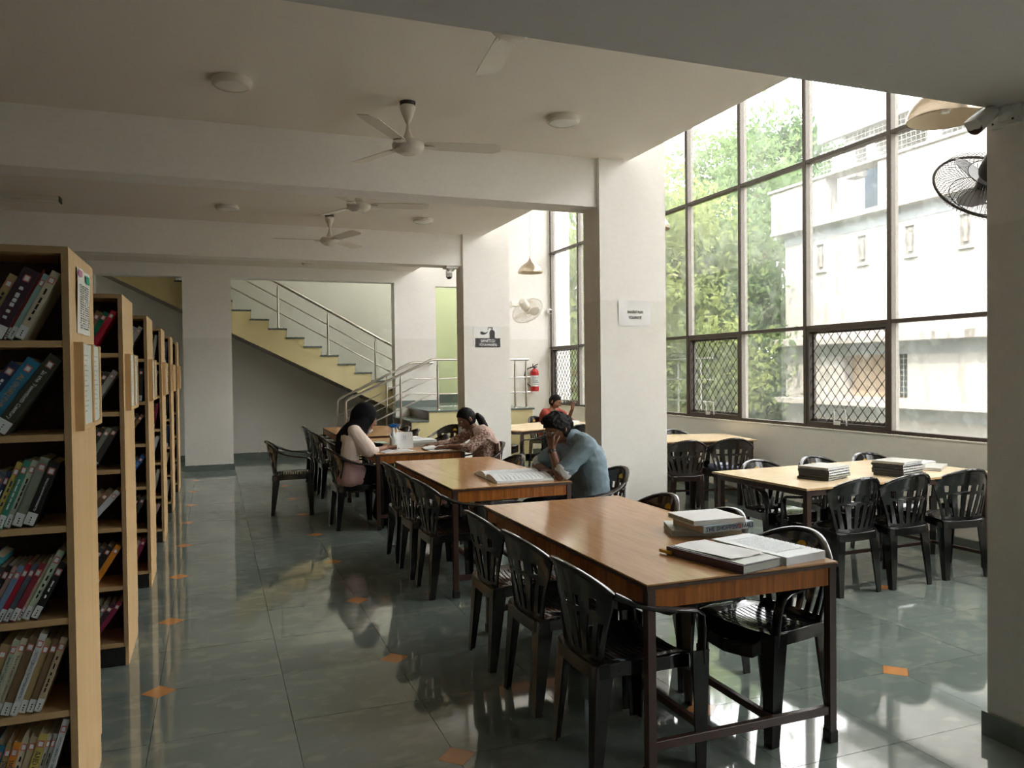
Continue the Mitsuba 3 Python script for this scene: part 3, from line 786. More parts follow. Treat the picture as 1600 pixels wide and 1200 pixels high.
def deep_table(x0, x1, y0, y1, label):
    t = thing('reading_table', label, 'table', 'long wooden reading tables in a line')
    obj('tabletop', cbx(x0 + .001, x1 - .001, y0 + .001, y1 - .001, .742, .75, .002), 'laminate_tan', t)
    obj('edge_band', bx(x0, x1, y0, y1, .729, .7415), 'edge_dark', t)
    a, h = .012, .652
    for b in ((x0 + .02, x1 - .02, y0 + a, y0 + a + .018), (x0 + .02, x1 - .02, y1 - a - .018, y1 - a)):
        obj('apron', cbx(*b, h, .729, .001), 'laminate_apron', t)
    for b in ((x0 + a, x0 + a + .018, y0 + .02, y1 - .02), (x1 - a - .018, x1 - a, y0 + .02, y1 - .02)):
        obj('apron', cbx(*b, h, .729, .001), 'laminate_apron', t)
    w = .036
    for lx in (x0 + .006, x1 - .006 - w):
        for ly in (y0 + .006, y1 - .006 - w):
            k = obj('leg', cbx(lx, lx + w, ly, ly + w, .02, .729, .002), 'frame_brown', t)
            obj('foot', cbx(lx - .004, lx + w + .004, ly - .004, ly + w + .004, 0, .05, .003), 'rubber', k)
    s = .026
    for ly in (y0 + .012, y1 - .012 - s):
        obj('stretcher', cbx(x0 + .03, x1 - .03, ly, ly + s, .115, .15, .002), 'frame_brown', t)
    for f in (.33, .66):
        xm = x0 + f * (x1 - x0)
        obj('stretcher', cbx(xm - s / 2, xm + s / 2, y0 + .03, y1 - .03, .117, .148, .002), 'frame_brown', t)
    return t


deep_table(1.487, 2.392, 2.518, 4.40, 'nearest wooden reading table with stacked books on its right corner')
deep_table(1.505, 2.405, 5.10, 6.915, 'second wooden reading table where the man in the blue shirt sits')
deep_table(1.470, 2.383, 7.59, 9.42, 'third wooden reading table between the two women reading')
deep_table(1.480, 2.383, 9.80, 11.66, 'farthest wooden reading table below the steel handrails')


def thin_table(cx, cy, a, L, W, label):
    t = thing('side_table', label, 'table', 'tables by the windows')
    M = mv(cx, cy) @ rz(a)
    e = lambda n_, m, k, p=t: obj(n_, xf(m, M), k, p)
    e('tabletop', cbx(0, L, 0, W, .734, .75, .002), 'laminate_pale')
    e('edge_band', join([bx(-.001, L + .001, -.001, .001, .735, .749), bx(-.001, L + .001, W - .001, W + .001, .735, .749), bx(-.001, .001, 0, W, .735, .749), bx(L - .001, L + .001, 0, W, .735, .749)]), 'edge_pale')
    i, w = .03, .04
    e('frame', join([cbx(i, L - i, y, y + .025, .69, .734, .002) for y in (i, W - i - .025)] + [cbx(x, x + .025, i, W - i, .69, .734, .002) for x in (i, L - i - .025)]), 'frame_brown')
    for x in (i, L - i - w):
        for y in (i, W - i - w):
            k = e('leg', cbx(x, x + w, y, y + w, .02, .735, .003), 'frame_brown')
            e('foot', lathe([(0, 0), (.016, 0), (.016, .02), (0, .02)], 10, mv(x + w / 2, y + w / 2, 0)), 'rubber', k)
    e('stretcher', join([cbx(i + .01, L - i - .01, W / 2 - .012, W / 2 + .012, .12, .145, .002), cbx(i + .01, i + .035, i + .02, W - i - .02, .12, .145, .002), cbx(L - i - .035, L - i - .01, i + .02, W - i - .02, .12, .145, .002)]), 'frame_brown')
    return t


thin_table(3.64, 4.11, 2.0, 1.83, 1.0, 'pale-topped table by the window carrying three piles of bound journals')
A_ = math.radians(-13)
thin_table(5.655 - 1.83 * math.cos(A_), 7.163 - 1.83 * math.sin(A_), -13, 1.83, .92, 'pale-topped table by the window half hidden behind the silence-notice column')
thin_table(3.83, 9.67, 27, 1.83, .92, 'pale-topped corner table where the woman in red reads')
# ---------------------------------------------------------------- black moulded chairs (facing +x, left is +y)
mat('plastic_black', (0.0035, 0.0035, 0.0042), 0.11, spec=0.9)
mat('plastic_brown', (0.016, 0.009, 0.007), 0.14, spec=0.8)
mat('sticker_yellow', (0.62, 0.36, 0.02), 0.45)


def warp(m, fn):
    v, f = arr(m)
    return fn(v), f


def ribbon(pts, w, t, up, n=1):
    pass


def chair_parts():
    P = {}
    # seat with cross slots
    out = Polygon([(-.205, -.15), (-.19, -.185), (-.15, -.20), (.10, -.222), (.19, -.215), (.232, -.16), (.24, 0), (.232, .16), (.19, .215), (.10, .222), (-.15, .20), (-.19, .185), (-.205, .15)]).buffer(-.01).buffer(.01, quad_segs=3)
    slots = []
    for k in range(14):
        x = -.155 + .0255 * k
        hw = .145 + .1 * (x + .2) * .25
        slots.append(sbox(x, -hw, x + .0065, hw))
    m = mfd(prism(out.difference(unary_union(slots)), 0, .011)).refine_to_length(.05)

    def seat(v):
        v = v.copy()
        x, y = v[:, 0], v[:, 1]
        v[:, 2] += .425 - .020 * np.exp(-(x / .13) ** 2 - (y / .16) ** 2) - .055 * np.clip((x - .17) / .07, 0, 1) ** 2 - .012 * np.clip(-(x + .1) / .1, 0, 1) + .010 * np.abs(y / .2) ** 3
        return v
    rim = prism(out.difference(out.buffer(-.010)), -.045, .004)
    P['seat'] = (join([warp(m, seat), warp(mfd(rim).refine_to_length(.07), seat)]), 35)
    # back: fan panel with five long slots and a row of small openings
    th = np.linspace(0, np.pi, 25)
    arch = [(u, .405 - .09 * abs(u / .235) ** 2.2) for u in np.linspace(.238, -.238, 25)]
    bp = Polygon([(.165, 0), (.188, .10), (.212, .19), (.228, .25)] + arch + [(-.228, .25), (-.212, .19), (-.188, .10), (-.165, 0)]).buffer(0)
    ho = []
    for k in range(5):
        a, b = (k - 2) * .052, (k - 2) * .073
        ho.append(Polygon([(a - .007, .055), (a + .007, .055), (b + .0125, .215), (b - .0125, .215)]).buffer(.004, quad_segs=2))
        c = (k - 2) * .081
        z0 = .245 if abs(k - 2) < 2 else .242
        ho.append(Polygon([(c - .012 - .002 * (k - 2), z0), (c + .012 - .002 * (k - 2), z0), (c + .013, .285), (c - .013, .285)]).buffer(.003, quad_segs=2))
    for s in (-1, 1):
        ho.append(Polygon([(s * .150, .06), (s * .158, .06), (s * .196, .19), (s * .178, .19)]).buffer(.003, quad_segs=2))
    pan = mfd(prism(bp.difference(unary_union(ho)), 0, .009)).refine_to_length(.045)

    def back(v):
        u, h, w = v[:, 0], v[:, 1], v[:, 2]
        x = -.192 - .20 * h - .10 * np.clip(h - .2, 0, 1) ** 2 + (.75 + 3.3 * h) * u ** 2
        return np.stack([x + w, -u, .40 + h * .985 + 0 * u], -1)
    rimp = np.array([(u, h, .004) for u, h in arch])
    r3 = back(rimp)
    P['backrest'] = (join([warp(pan, back), tube(r3, [.012] + [.017] * (len(r3) - 2) + [.012], 8, ry_=[.010] + [.012] * (len(r3) - 2) + [.010])]), 40)
    # sticker: yellow half disc
    sp = Polygon([(.030 * np.cos(t), .322 + .034 * np.sin(t)) for t in np.linspace(0, np.pi, 13)])
    P['sticker'] = (warp(prism(sp, .0095, .0105), back), False)
    # arms: broad band from the back round to a bent front post
    for s, nm in ((1, 'armrest'), (-1, 'armrest_001')):
        ux = [(-.150, .238, .708), (-.115, .251, .692), (-.07, .265, .673), (-.01, .278, .656), (.09, .286, .643), (.165, .287, .635), (.198, .284, .615), (.208, .278, .57), (.212, .268, .50), (.214, .255, .42)]
        p = np.array([(x, s * y, z) for x, y, z in ux])
        P[nm] = (tube(p, [.014, .019, .024, .027, .027, .027, .026, .025, .026, .03], 8, ry_=[.016, .014, .012, .0095, .009, .009, .009, .009, .009, .01], up=(0, 0, 1)), 50)
        # legs: L section, tapered
    def leg(top, bot, wt, wb, sx, sy, t=.009):
        (x0, y0, z0), (x1, y1, z1) = top, bot
        out_ = []
        for ax in (0, 1):
            def rect(x, y, w):
                if ax == 0:
                    return [(x, y), (x - sx * w, y), (x - sx * w, y - sy * t), (x, y - sy * t)]
                return [(x, y), (x - sx * t, y), (x - sx * t, y - sy * w), (x, y - sy * w)]
            a = [(*q_, z0) for q_ in rect(x0, y0, wt)] + [(*q_, z1) for q_ in rect(x1, y1, wb)]
            out_.append(arr(Manifold.hull_points(np.array(a))))
        return join(out_)
    P['leg'] = (leg((.236, .283, .47), (.232, .262, 0), .075, .042, 1, 1), False)
    P['leg_001'] = (leg((.236, -.283, .47), (.232, -.262, 0), .075, .042, 1, -1), False)
    P['leg_002'] = (leg((-.196, .185, .425), (-.222, .192, 0), .075, .036, -1, 1), False)
    P['leg_003'] = (leg((-.196, -.185, .425), (-.222, -.192, 0), .075, .036, -1, -1), False)
    return P


_cp = chair_parts()
_cd = {c: {k: P3(m, c, s) for k, (m, s) in _cp.items()} for c in ('plastic_black', 'plastic_brown')}
_st = P3(_cp['sticker'][0], 'sticker_yellow')


def chair(x, y, h, label, group, c='plastic_black', z=0):
    t = thing('plastic_chair', label, 'chair', group)
    M = mv(x, y, z) @ rz(h)
    for k in _cp:
        d = _st if k == 'sticker' else _cd[c][k]
        obj(k.split('_')[0], d, None, t, M=M)
    return t


G1, G2, G3, G4 = 'black plastic chairs along the line of reading tables', 'black plastic chairs at the window tables', 'black plastic chairs at the corner table', None
L1 = 'black plastic chair tucked under the left side of the nearest table, '
chair(1.53, 2.81, 0, L1 + 'closest to camera', G1)
chair(1.53, 3.39, 1, L1 + 'middle of three', G1)
chair(1.525, 3.955, -1, L1 + 'farthest of three', G1)
L2 = 'black plastic chair tucked under the left side of the second table, '
chair(1.565, 5.32, 1, L2 + 'closest to camera', G1)
chair(1.565, 5.88, 0, L2 + 'middle of three', G1)
chair(1.575, 6.41, -1, L2 + 'farthest of three', G1)
chair(1.31, 7.93, 3, 'black plastic chair that the woman in the black hijab sits on', G1)
chair(1.42, 8.62, 2, 'black plastic chair just behind the woman in the hijab', G1)
chair(1.43, 10.0, 1, 'black plastic chair left of the farthest table, nearer one', G1)
chair(1.43, 10.65, -2, 'black plastic chair left of the farthest table, middle one', G1)
chair(1.43, 11.25, 2, 'black plastic chair left of the farthest table, farthest one', G1)
chair(.80, 9.02, -6, 'black plastic chair standing alone in the aisle left of the tables', G1)
R1 = 'dark plastic chair on the right side of the nearest table, '
chair(2.285, 2.86, 188, 'dark plastic chair at the near right corner of the nearest table, seat shining', G1)
chair(2.30, 3.45, 181, R1 + 'half hidden behind the books', G1)
chair(2.27, 4.02, 179, R1 + 'beside the farthest table corner', G1, 'plastic_brown')
chair(2.66, 5.30, 180, 'dark plastic chair that the man in the blue shirt sits on', G1, 'plastic_brown')
chair(2.27, 6.45, 180, 'dark plastic chair at the second table beyond the man in the blue shirt', G1, 'plastic_brown')
chair(2.56, 7.72, 180, 'dark plastic chair that the woman with the ponytail sits on', G1, 'plastic_brown')
chair(2.32, 8.95, 180, 'dark plastic chair at the third table beyond the woman with the ponytail', G1, 'plastic_brown')
R4 = 'dark plastic chair on the right side of the farthest table, '
chair(2.22, 9.98, 180, R4 + 'nearest one', G1, 'plastic_brown')
chair(2.22, 10.5, 180, R4 + 'middle one', G1, 'plastic_brown')
chair(2.22, 11.05, 180, R4 + 'last one', G1, 'plastic_brown')
chair(3.02, 10.35, 235, 'dark plastic chair turned askew in front of the yellow steps', None, 'plastic_brown')
W1 = 'black plastic chair on the camera side of the journal table, '
chair(4.07, 4.315, 93, W1 + 'left one', G2)
chair(4.545, 4.32, 92, W1 + 'middle one', G2)
chair(5.12, 4.33, 84, W1 + 'right one', G2)
W2_ = 'black plastic chair on the window side of the journal table, '
chair(4.10, 4.95, 270, W2_ + 'left one', G2)
chair(4.70, 4.97, 272, W2_ + 'middle one', G2)
chair(5.27, 4.99, 268, W2_ + 'right one', G2)
W3 = 'dark plastic chair on the camera side of the table behind the silence column, '
chair(4.66, 7.19, 80, W3 + 'left one', G2, 'plastic_brown')
chair(5.24, 7.17, 74, W3 + 'right one', G2, 'plastic_brown')
chair(5.20, 8.02, 257, 'dark plastic chair at the far side of the table behind the silence column', G2)
chair(4.14, 9.58, 122, 'black plastic chair on the camera side of the corner table, left of its leg', G3)
chair(4.62, 9.95, 112, 'black plastic chair on the camera side of the corner table, right of its leg', G3)
chair(5.00, 11.58, 297, 'black plastic chair that the woman in red sits on', G3)
chair(3.98, 10.98, 297, 'black plastic chair on the far side of the corner table near the steps', G3)
# ---------------------------------------------------------------- ceiling fans, lights, pendants, wall fans, cameras, signs
mat('fan_white', (0.66, 0.62, 0.54), 0.4)
mat('fan_dark', (0.03, 0.02, 0.016), 0.5)
mat('lamp_opal', (0.74, 0.72, 0.66), 0.5)
mat('brass_white', (0.50, 0.42, 0.33), 0.26, metal=0.9)
mat('inner_cream', (0.70, 0.60, 0.46), 0.5)
mat('cage_dark', (0.06, 0.055, 0.05), 0.4)
mat('cage_white', (0.62, 0.58, 0.50), 0.4)
mat('blade_grey', (0.20, 0.19, 0.175), 0.4)
mat('cam_white', (0.70, 0.70, 0.68), 0.4)
mat('cam_dark', (0.03, 0.022, 0.03), 0.15)
mat('sign_white', (0.78, 0.78, 0.77), 0.6)
mat('sign_dark', (0.035, 0.033, 0.036), 0.6)


def blade():
    pts = Polygon([(.09, -.03), (.14, -.055), (.56, -.068), (.61, -.055), (.62, .03), (.57, .062), (.16, .048), (.09, .028)])
    m = mfd(prism(pts, -.0025, .0025)).refine_to_length(.08)
    return warp(m, lambda v: np.stack([v[:, 0], v[:, 1] * np.cos(.16), v[:, 2] - v[:, 1] * .19 + .012 * (v[:, 0] - .1)], -1))


_blade = P3(blade(), 'fan_white', 40)
_arm = P3(join([cbx(.06, .17, -.03, .03, -.012, -.004, .002)]), 'fan_white')
_fan = [('canopy', P3(lathe([(.001, -.02), (.045, -.022), (.052, -.03), (.05, -.05), (.03, -.10), (.016, -.135), (.012, -.14), (.001, -.14)], 24), 'fan_white', 40)),
        ('canopy_gap', P3(lathe([(.001, 0), (.052, 0), (.048, -.022), (.001, -.022)], 24), 'fan_dark', 40)),
        ('rod', P3(tube([(0, 0, -.12), (0, 0, -.19)], .011, 10), 'fan_white', 40)),
        ('rod_cover', P3(lathe([(.001, -.16), (.012, -.162), (.018, -.19), (.03, -.22), (.038, -.245), (.001, -.246)], 24), 'fan_white', 40)),
        ('motor', P3(lathe([(.001, -.243), (.05, -.245), (.092, -.256), (.104, -.272), (.106, -.288), (.10, -.303), (.096, -.306), (.094, -.314), (.07, -.327), (.055, -.331), (.05, -.337), (.001, -.339)], 40), 'fan_white', 40))]


def ceiling_fan(x, y, a, label):
    t = thing('ceiling_fan', label, 'ceiling fan', 'white ceiling fans')
    for nm, d in _fan:
        obj(nm, d, None, t, M=mv(x, y, CZ))
    for k in range(3):
        M = mv(x, y, CZ - .278) @ rz(a + 120 * k)
        b = obj('blade', _blade, None, t, M=M)
        obj('bracket', _arm, None, b, M=M)


ceiling_fan(1.21, 3.1, 82, 'white ceiling fan of which only one blade tip shows below the near soffit')
ceiling_fan(1.207, 5.0, -7, 'nearest fully visible white ceiling fan hanging before the first beam')
ceiling_fan(1.22, 6.92, -8, 'white ceiling fan just behind the first beam with its rod hidden')
ceiling_fan(1.232, 8.84, 50, 'farthest white ceiling fan with its whole rod visible')

_cl = [('housing', P3(lathe([(.001, 0), (.112, 0), (.118, -.012), (.115, -.032), (.10, -.043), (.094, -.043)], 40), 'fan_white', 40)),
       ('diffuser', P3(lathe([(.0955, -.040), (.09, -.0425), (.001, -.0435)], 40), 'lamp_opal', 40))]
for (x, y), lb in zip(((.131, 4.954), (2.291, 4.948), (.164, 8.673), (2.271, 8.74), (1.444, 12.7)),
                      ('left of the nearest fan', 'right of the nearest fan', 'left of the farthest fan', 'right of the farthest fan', 'close to the end wall')):
    t = thing('ceiling_light', f'round white surface ceiling light {lb}', 'ceiling light', 'round ceiling lights')
    for nm, d in _cl:
        obj(nm, d, None, t, M=mv(x, y, CZ))
t = thing('strip_light', 'long slim white light fitting on the ceiling at the left edge', 'ceiling light')
obj('housing', cbx(-2.6, -1.375, 8.70, 8.84, CZ - .048, CZ, .004), 'fan_white', t)
obj('diffuser', cbx(-2.56, -1.41, 8.715, 8.825, CZ - .055, CZ - .0475, .002), 'lamp_opal', t)
obj('end_cap', cbx(-1.378, -1.368, 8.70, 8.84, CZ - .056, CZ, .002), 'fan_dark', t)

# pendants: onion-shaped metal shades on thin cords
_pp = [(.006, .275), (.009, .25), (.016, .22), (.033, .19), (.066, .16), (.11, .13), (.148, .098), (.175, .062), (.188, .03), (.19, .006), (.188, 0)]
_pi = [(.184, .001), (.182, .03), (.168, .06), (.14, .094), (.10, .125), (.05, .145), (.001, .15)]
_sd, _ii, _bb = P3(lathe(_pp[::-1], 48), 'brass_white', 50), P3(lathe(_pi, 48), 'inner_cream', 50), P3(lathe([(.001, .03), (.022, .035), (.03, .055), (.026, .085), (.012, .11), (.001, .11)], 16), 'lamp_opal', 50)
for x, y, z, s, lb in ((4.6, 11.2, 3.055, 1.0, 'far champagne metal pendant lamp in front of the end wall'), (4.6, 7.62, 3.11, 1.06, 'champagne metal pendant lamp mostly hidden behind the silence-notice column'), (4.4, 3.70, 3.125, 1.2, 'nearest champagne metal pendant lamp hanging before the window beside the security camera')):
    t = thing('pendant_lamp', lb, 'pendant lamp', 'champagne pendant lamps')
    M = mv(x, y, z) @ sc(s)
    obj('shade', _sd, None, t, M=M); obj('lining', _ii, None, t, M=M); obj('bulb', _bb, None, t, M=M)
    obj('cord', tube([(x, y, z + .255 * s), (x, y, 6.6)], .004, 6), 'fan_white', t)


def wall_fan(label, motor_at, nrm, root, cm, bm, R=.235):
    """oscillating wall fan: cage disc with its centre at motor_at, facing nrm; bracket back to root"""
    t = thing('wall_fan', label, 'wall fan', 'wall fans')
    n = np.array(nrm, float); n /= np.linalg.norm(n)
    a = np.cross(n, (0, 0, 1)); a /= np.linalg.norm(a); b = np.cross(n, a)
    M = frame(motor_at, a, b, n)
    wires = []
    for k in range(72):
        g = k * 2 * np.pi / 72
        pr = [(.05, .055), (R * .6, .052), (R * .9, .035), (R, .0), (R * .9, -.045), (R * .45, -.07)]
        wires.append(tube([(r * math.cos(g + .25 * (1 - r / R)), r * math.sin(g + .25 * (1 - r / R)), z) for r, z in pr], .0014, 3, caps=False))
    obj('cage', xf(join(wires), M), cm, t)
    ring = lambda r, z, w: tube([(r * math.cos(g), r * math.sin(g), z) for g in np.linspace(0, 2 * np.pi, 40, endpoint=False)], w, 6, closed=True)
    obj('cage_rim', xf(join([ring(R, 0, .006), ring(R * .62, .052, .002), ring(.05, .056, .003), ring(R * .45, -.07, .002)]), M), cm, t, smooth=50)
    for k in range(3):
        g = k * 2.094 + .4
        pl = Polygon([(.02, -.02), (.07, -.06), (.15, -.085), (.20, -.06), (.205, .0), (.16, .035), (.06, .03), (.02, .02)])
        m = warp(mfd(prism(pl, -.0015, .0015)).refine_to_length(.04), lambda v: np.stack([v[:, 0], v[:, 1], v[:, 2] + .35 * v[:, 1]], -1))
        obj('blade', xf(m, M @ rz(math.degrees(g))), bm, t, smooth=40)
    obj('hub', xf(lathe([(.001, .05), (.03, .048), (.045, .03), (.045, -.03), (.001, -.03)], 20), M), cm, t, smooth=40)
    obj('motor', xf(lathe([(.001, -.06), (.055, -.06), (.062, -.08), (.058, -.17), (.045, -.19), (.001, -.195)], 24), M), 'fan_white' if cm == 'cage_white' else cm, t, smooth=40)
    back = np.array(motor_at) - n * .13
    root = np.array(root, float)
    obj('bracket', join([tube([back, (back + root) / 2 + np.array([0, 0, -.02]), root], .016, 8), cbx(*(root[0] - .035, root[0] + .035, root[1] - .035, root[1] + .035, root[2] - .05, root[2] + .05), .006)]), cm, t, smooth=50)


wall_fan('black caged wall fan half hidden behind the right-hand column', (3.345, 2.60, 2.375), (.326, .70, -.64), (3.40, 2.36, 2.52), 'cage_dark', 'blade_grey', .225)
wall_fan('white caged wall fan beside the sanitize-sign column', (3.98, 9.80, 2.36), (.72, .55, -.75), (3.66, 9.68, 2.42), 'cage_white', 'cage_white', .22)


def cctv(label, at, look, plate_n, plate_at, s=1.0):
    t = thing('security_camera', label, 'security camera', 'security cameras')
    l = np.array(look, float); l /= np.linalg.norm(l)
    a = np.cross(l, (0, 0, 1)); a /= np.linalg.norm(a); b = np.cross(a, l)
    M = frame(at, l, -a, b)
    obj('body', xf(arr(Manifold.hull_points(np.array([(x, y, z) for x in (-.07 * s, .07 * s) for y, z in [(.033 * s * math.cos(g), .031 * s * math.sin(g)) for g in np.linspace(0, 2 * np.pi, 14)]] + [(x, y, .036 * s) for x in (-.06 * s, .085 * s) for y in (-.03 * s, .03 * s)]))), M), 'cam_white', t, smooth=35)
    obj('lens', xf(lathe([(.001, .076 * s), (.031 * s, .074 * s), (.031 * s, .068 * s)], 20, ry(90)), M), 'cam_dark', t, smooth=35)
    n = np.array(plate_n, float)
    p = np.array(plate_at, float)
    bk = np.array(at) - l * .06 * s
    obj('arm', join([tube([bk, (bk + p) / 2 + np.array([0, 0, .01]), p + n * .03 * s], .012 * s, 8)]), 'cam_white', t, smooth=50)
    z = n; x = np.cross((0, 0, 1), z) if abs(z[2]) < .9 else np.array([1., 0, 0]); x /= np.linalg.norm(x); y = np.cross(z, x)
    F = frame(p, x, y, z)
    hp = Polygon([(-.055, -.055), (.055, -.055), (.055, .055), (-.055, .055)]).buffer(.012)
    obj('base_plate', xf(join([xf(prism(hp, 0, .022), sc(s)), xf(lathe([(.001, .05), (.03, .048), (.042, .03), (.044, .022)], 20), sc(s))]), F), 'cam_white', t, smooth=35)
    obj('screw', xf(join([lathe([(.001, .0235 * s), (.005 * s, .023 * s), (.005 * s, .021 * s)], 8, mv(u * s, w * s, 0)) for u in (-.045, .045) for w in (-.045, .045)]), F), 'cam_dark', t)
    return t


cctv('white bullet security camera on the side of the right-hand column under the soffit', (2.905, 2.27, 2.535), (-.76, -.10, -.52), (-1, 0, 0), (3.01, 2.25, 2.575), .95)
cctv('small dark security camera under the far beam at the sanitize-sign column', (2.83, 9.62, 2.78), (-.25, -.9, -.25), (0, 0, -1), (2.88, 9.72, 2.90), 1.25)
t = thing('security_camera', 'tiny white security camera on the end wall next to the tall window', 'security camera', 'security cameras')
obj('body', cbx(5.82, 5.88 - .002, 13.28, 13.395, 2.60, 2.69, .012), 'cam_white', t)
obj('lens', bx(5.832, 5.872, 13.276, 13.282, 2.612, 2.662), 'cam_dark', t)
obj('cable', tube([(5.865, 13.39, 2.6), (5.865, 13.39, .95)], .008, 6), 'cam_white', t)

# paper notices on the columns
sg = thing('silence_notice', 'white paper notice reading MAINTAIN SILENCE on the front of the column', 'notice')
sx0, sx1, sz0, sz1, sy = 3.168, 3.470, 1.917, 2.128, 5.79
nx, nz2 = 9, 7
gx, gz = np.meshgrid(np.linspace(sx0, sx1, nx), np.linspace(sz0, sz1, nz2), indexing='ij')
gy = sy - .003 - .0022 * (1 + np.sin(gx * 31 + gz * 17)) - .004 * ((gx - sx1) > -.04) * ((gz - sz1) > -.04)
i, j = np.meshgrid(np.arange(nx - 1), np.arange(nz2 - 1), indexing='ij')
qd = np.stack([i * nz2 + j, (i + 1) * nz2 + j, (i + 1) * nz2 + j + 1, i * nz2 + j + 1], -1).reshape(-1, 4)
obj('sheet', (np.stack([gx, gy, gz], -1).reshape(-1, 3), qd), 'sign_white', sg, smooth=True)


def text_on(txt, hgt, cx, z, y, m, parent, bold=True, name='lettering', w=None):
    tm = meshkit.text_mesh(txt, hgt, .0006, bold)
    L = tm.bounds[1][0]; s = 1 if w is None else w / L
    obj(name, xf(tm, frame((cx - L * s / 2, y, z), (s, 0, 0), (0, 0, 1), (0, -1, 0))), m, parent)


text_on('MAINTAIN', .021, 3.325, 2.022, sy - .0082, 'sign_dark', sg, w=.148)
text_on('SILENCE', .021, 3.325, 1.976, sy - .0082, 'sign_dark', sg, w=.122)

sn = thing('sanitize_notice', 'white and black notice reading SANITIZE YOUR HANDS with a hand pictogram on the far column', 'notice')
y_ = 9.56
obj('sheet', bx(3.128, 3.505, y_ - .003, y_ - .001, 1.872, 2.12), 'sign_white', sn)
obj('panel', bx(3.15, 3.493, y_ - .0036, y_ - .003, 1.857, 1.975), 'sign_dark', sn)
text_on('SANITIZE', .033, 3.322, 1.924, y_ - .0042, 'sign_white', sn, w=.20)
text_on('YOUR HANDS', .031, 3.322, 1.874, y_ - .0042, 'sign_white', sn, w=.245)
pic = unary_union([sbox(3.345, 1.975, 3.418, 2.062), Polygon([(3.345, 2.06), (3.418, 2.06), (3.40, 2.082), (3.363, 2.082)]), sbox(3.374, 2.08, 3.389, 2.112), sbox(3.325, 2.104, 3.392, 2.116),
                   Polygon([(3.22, 2.028), (3.25, 2.018), (3.285, 2.022), (3.325, 2.052), (3.318, 2.06), (3.29, 2.044), (3.272, 2.044), (3.275, 2.053), (3.25, 2.06), (3.222, 2.06)]), Point(3.327, 2.09).buffer(.007), Point(3.322, 2.072).buffer(.005)])
obj('pictogram', xf(prism(pic, .003, .0038), np.array([[1, 0, 0, 0], [0, 0, -1, y_], [0, 1, 0, 0], [0, 0, 0, 1.]])), 'sign_dark', sn)

# fire extinguisher on the end wall
mat('red_enamel', (0.48, 0.02, 0.02), 0.25)
fe = thing('fire_extinguisher', 'red fire extinguisher with a white label on the end wall', 'fire extinguisher')
F = mv(5.52, 13.29, 1.17)
obj('cylinder', xf(lathe([(.001, 0), (.07, 0), (.078, .012), (.078, .33), (.07, .37), (.045, .40), (.022, .415), (.001, .415)], 28), F), 'red_enamel', fe, smooth=40)
obj('label', xf(lathe([(.0785, .09), (.0785, .29)], 28), F), 'sign_white', fe, smooth=40)
obj('print', xf(join([bx(-.05, .05, -.0795, -.062, z, z + w) for z, w in ((.25, .012), (.22, .01), (.19, .012), (.155, .02), (.12, .012))]), F), 'ink_faint', fe)
obj('valve', xf(join([lathe([(.001, .41), (.018, .41), (.016, .45), (.001, .452)], 12), bar((-.06, 0, .44), (.05, 0, .445), .016), bar((-.02, 0, .455), (.07, 0, .50), .014), tube([(-.03, 0, .45), (-.03, 0, .50)], .008, 6)]), F), 'cam_dark', fe)
obj('hose', xf(tube([(-.05, 0, .44), (-.13, -.01, .42), (-.19, -.02, .36), (-.205, -.02, .29), (-.19, -.02, .21), (-.14, -.02, .13), (-.085, -.01, .09)], .011, 8), F), 'rubber', fe, smooth=60)
obj('bracket', xf(join([bx(-.03, .03, .078, .11, .05, .38)]), F), 'cam_dark', fe)
# ---------------------------------------------------------------- things on the tables
mat('page_white', (0.74, 0.75, 0.74), 0.65)
mat('page_cool', (0.66, 0.70, 0.72), 0.35)
mat('page_grey', (0.40, 0.42, 0.37), 0.8)
mat('page_tan', (0.50, 0.42, 0.31), 0.8)
mat('cover_sagegrey', (0.40, 0.42, 0.38), 0.35)
mat('tape_blue', (0.32, 0.40, 0.46), 0.45)
mat('plastic_blue', (0.01, 0.14, 0.45), 0.3)
mat('cloth_blue', (0.10, 0.12, 0.20), 0.35)
mat('cloth_blue_light', (0.48, 0.52, 0.60), 0.45)


def flat_book(name, label, cat, x, y, z, a, w, d, h, cov, pg, group=None, text=None, spine='front', ct=.003, parts=True, dark=None):
    """closed book lying down: w along its x, d along its y, spine on local -y ('front') or -x"""
    t = thing(name, label, cat, group)
    M = mv(x, y, z) @ rz(a)
    o = lambda n_, m, k: obj(n_, xf(m, M), k, t)
    o('cover', join([cbx(0, w, 0, d, 0, ct, .001), cbx(0, w, 0, d, h - ct, h, .001)] + ([cbx(0, w, -.001, ct, 0, h, .001)] if spine == 'front' else [cbx(-.001, ct, 0, d, 0, h, .001)])), cov)
    if spine == 'front':
        o('pages', bx(.004, w - .004, ct, d - .004, ct, h - ct), pg)
    else:
        o('pages', bx(ct, w - .004, .004, d - .004, ct, h - ct), pg)
    if text:
        tm = meshkit.text_mesh(text, min(.6 * h, .02), .0004, True)
        o('title', xf(tm, frame((.012, -.0016, h * .22), (1, 0, 0), (0, 0, 1), (0, -1, 0))), 'ink_navy')
    return t, M


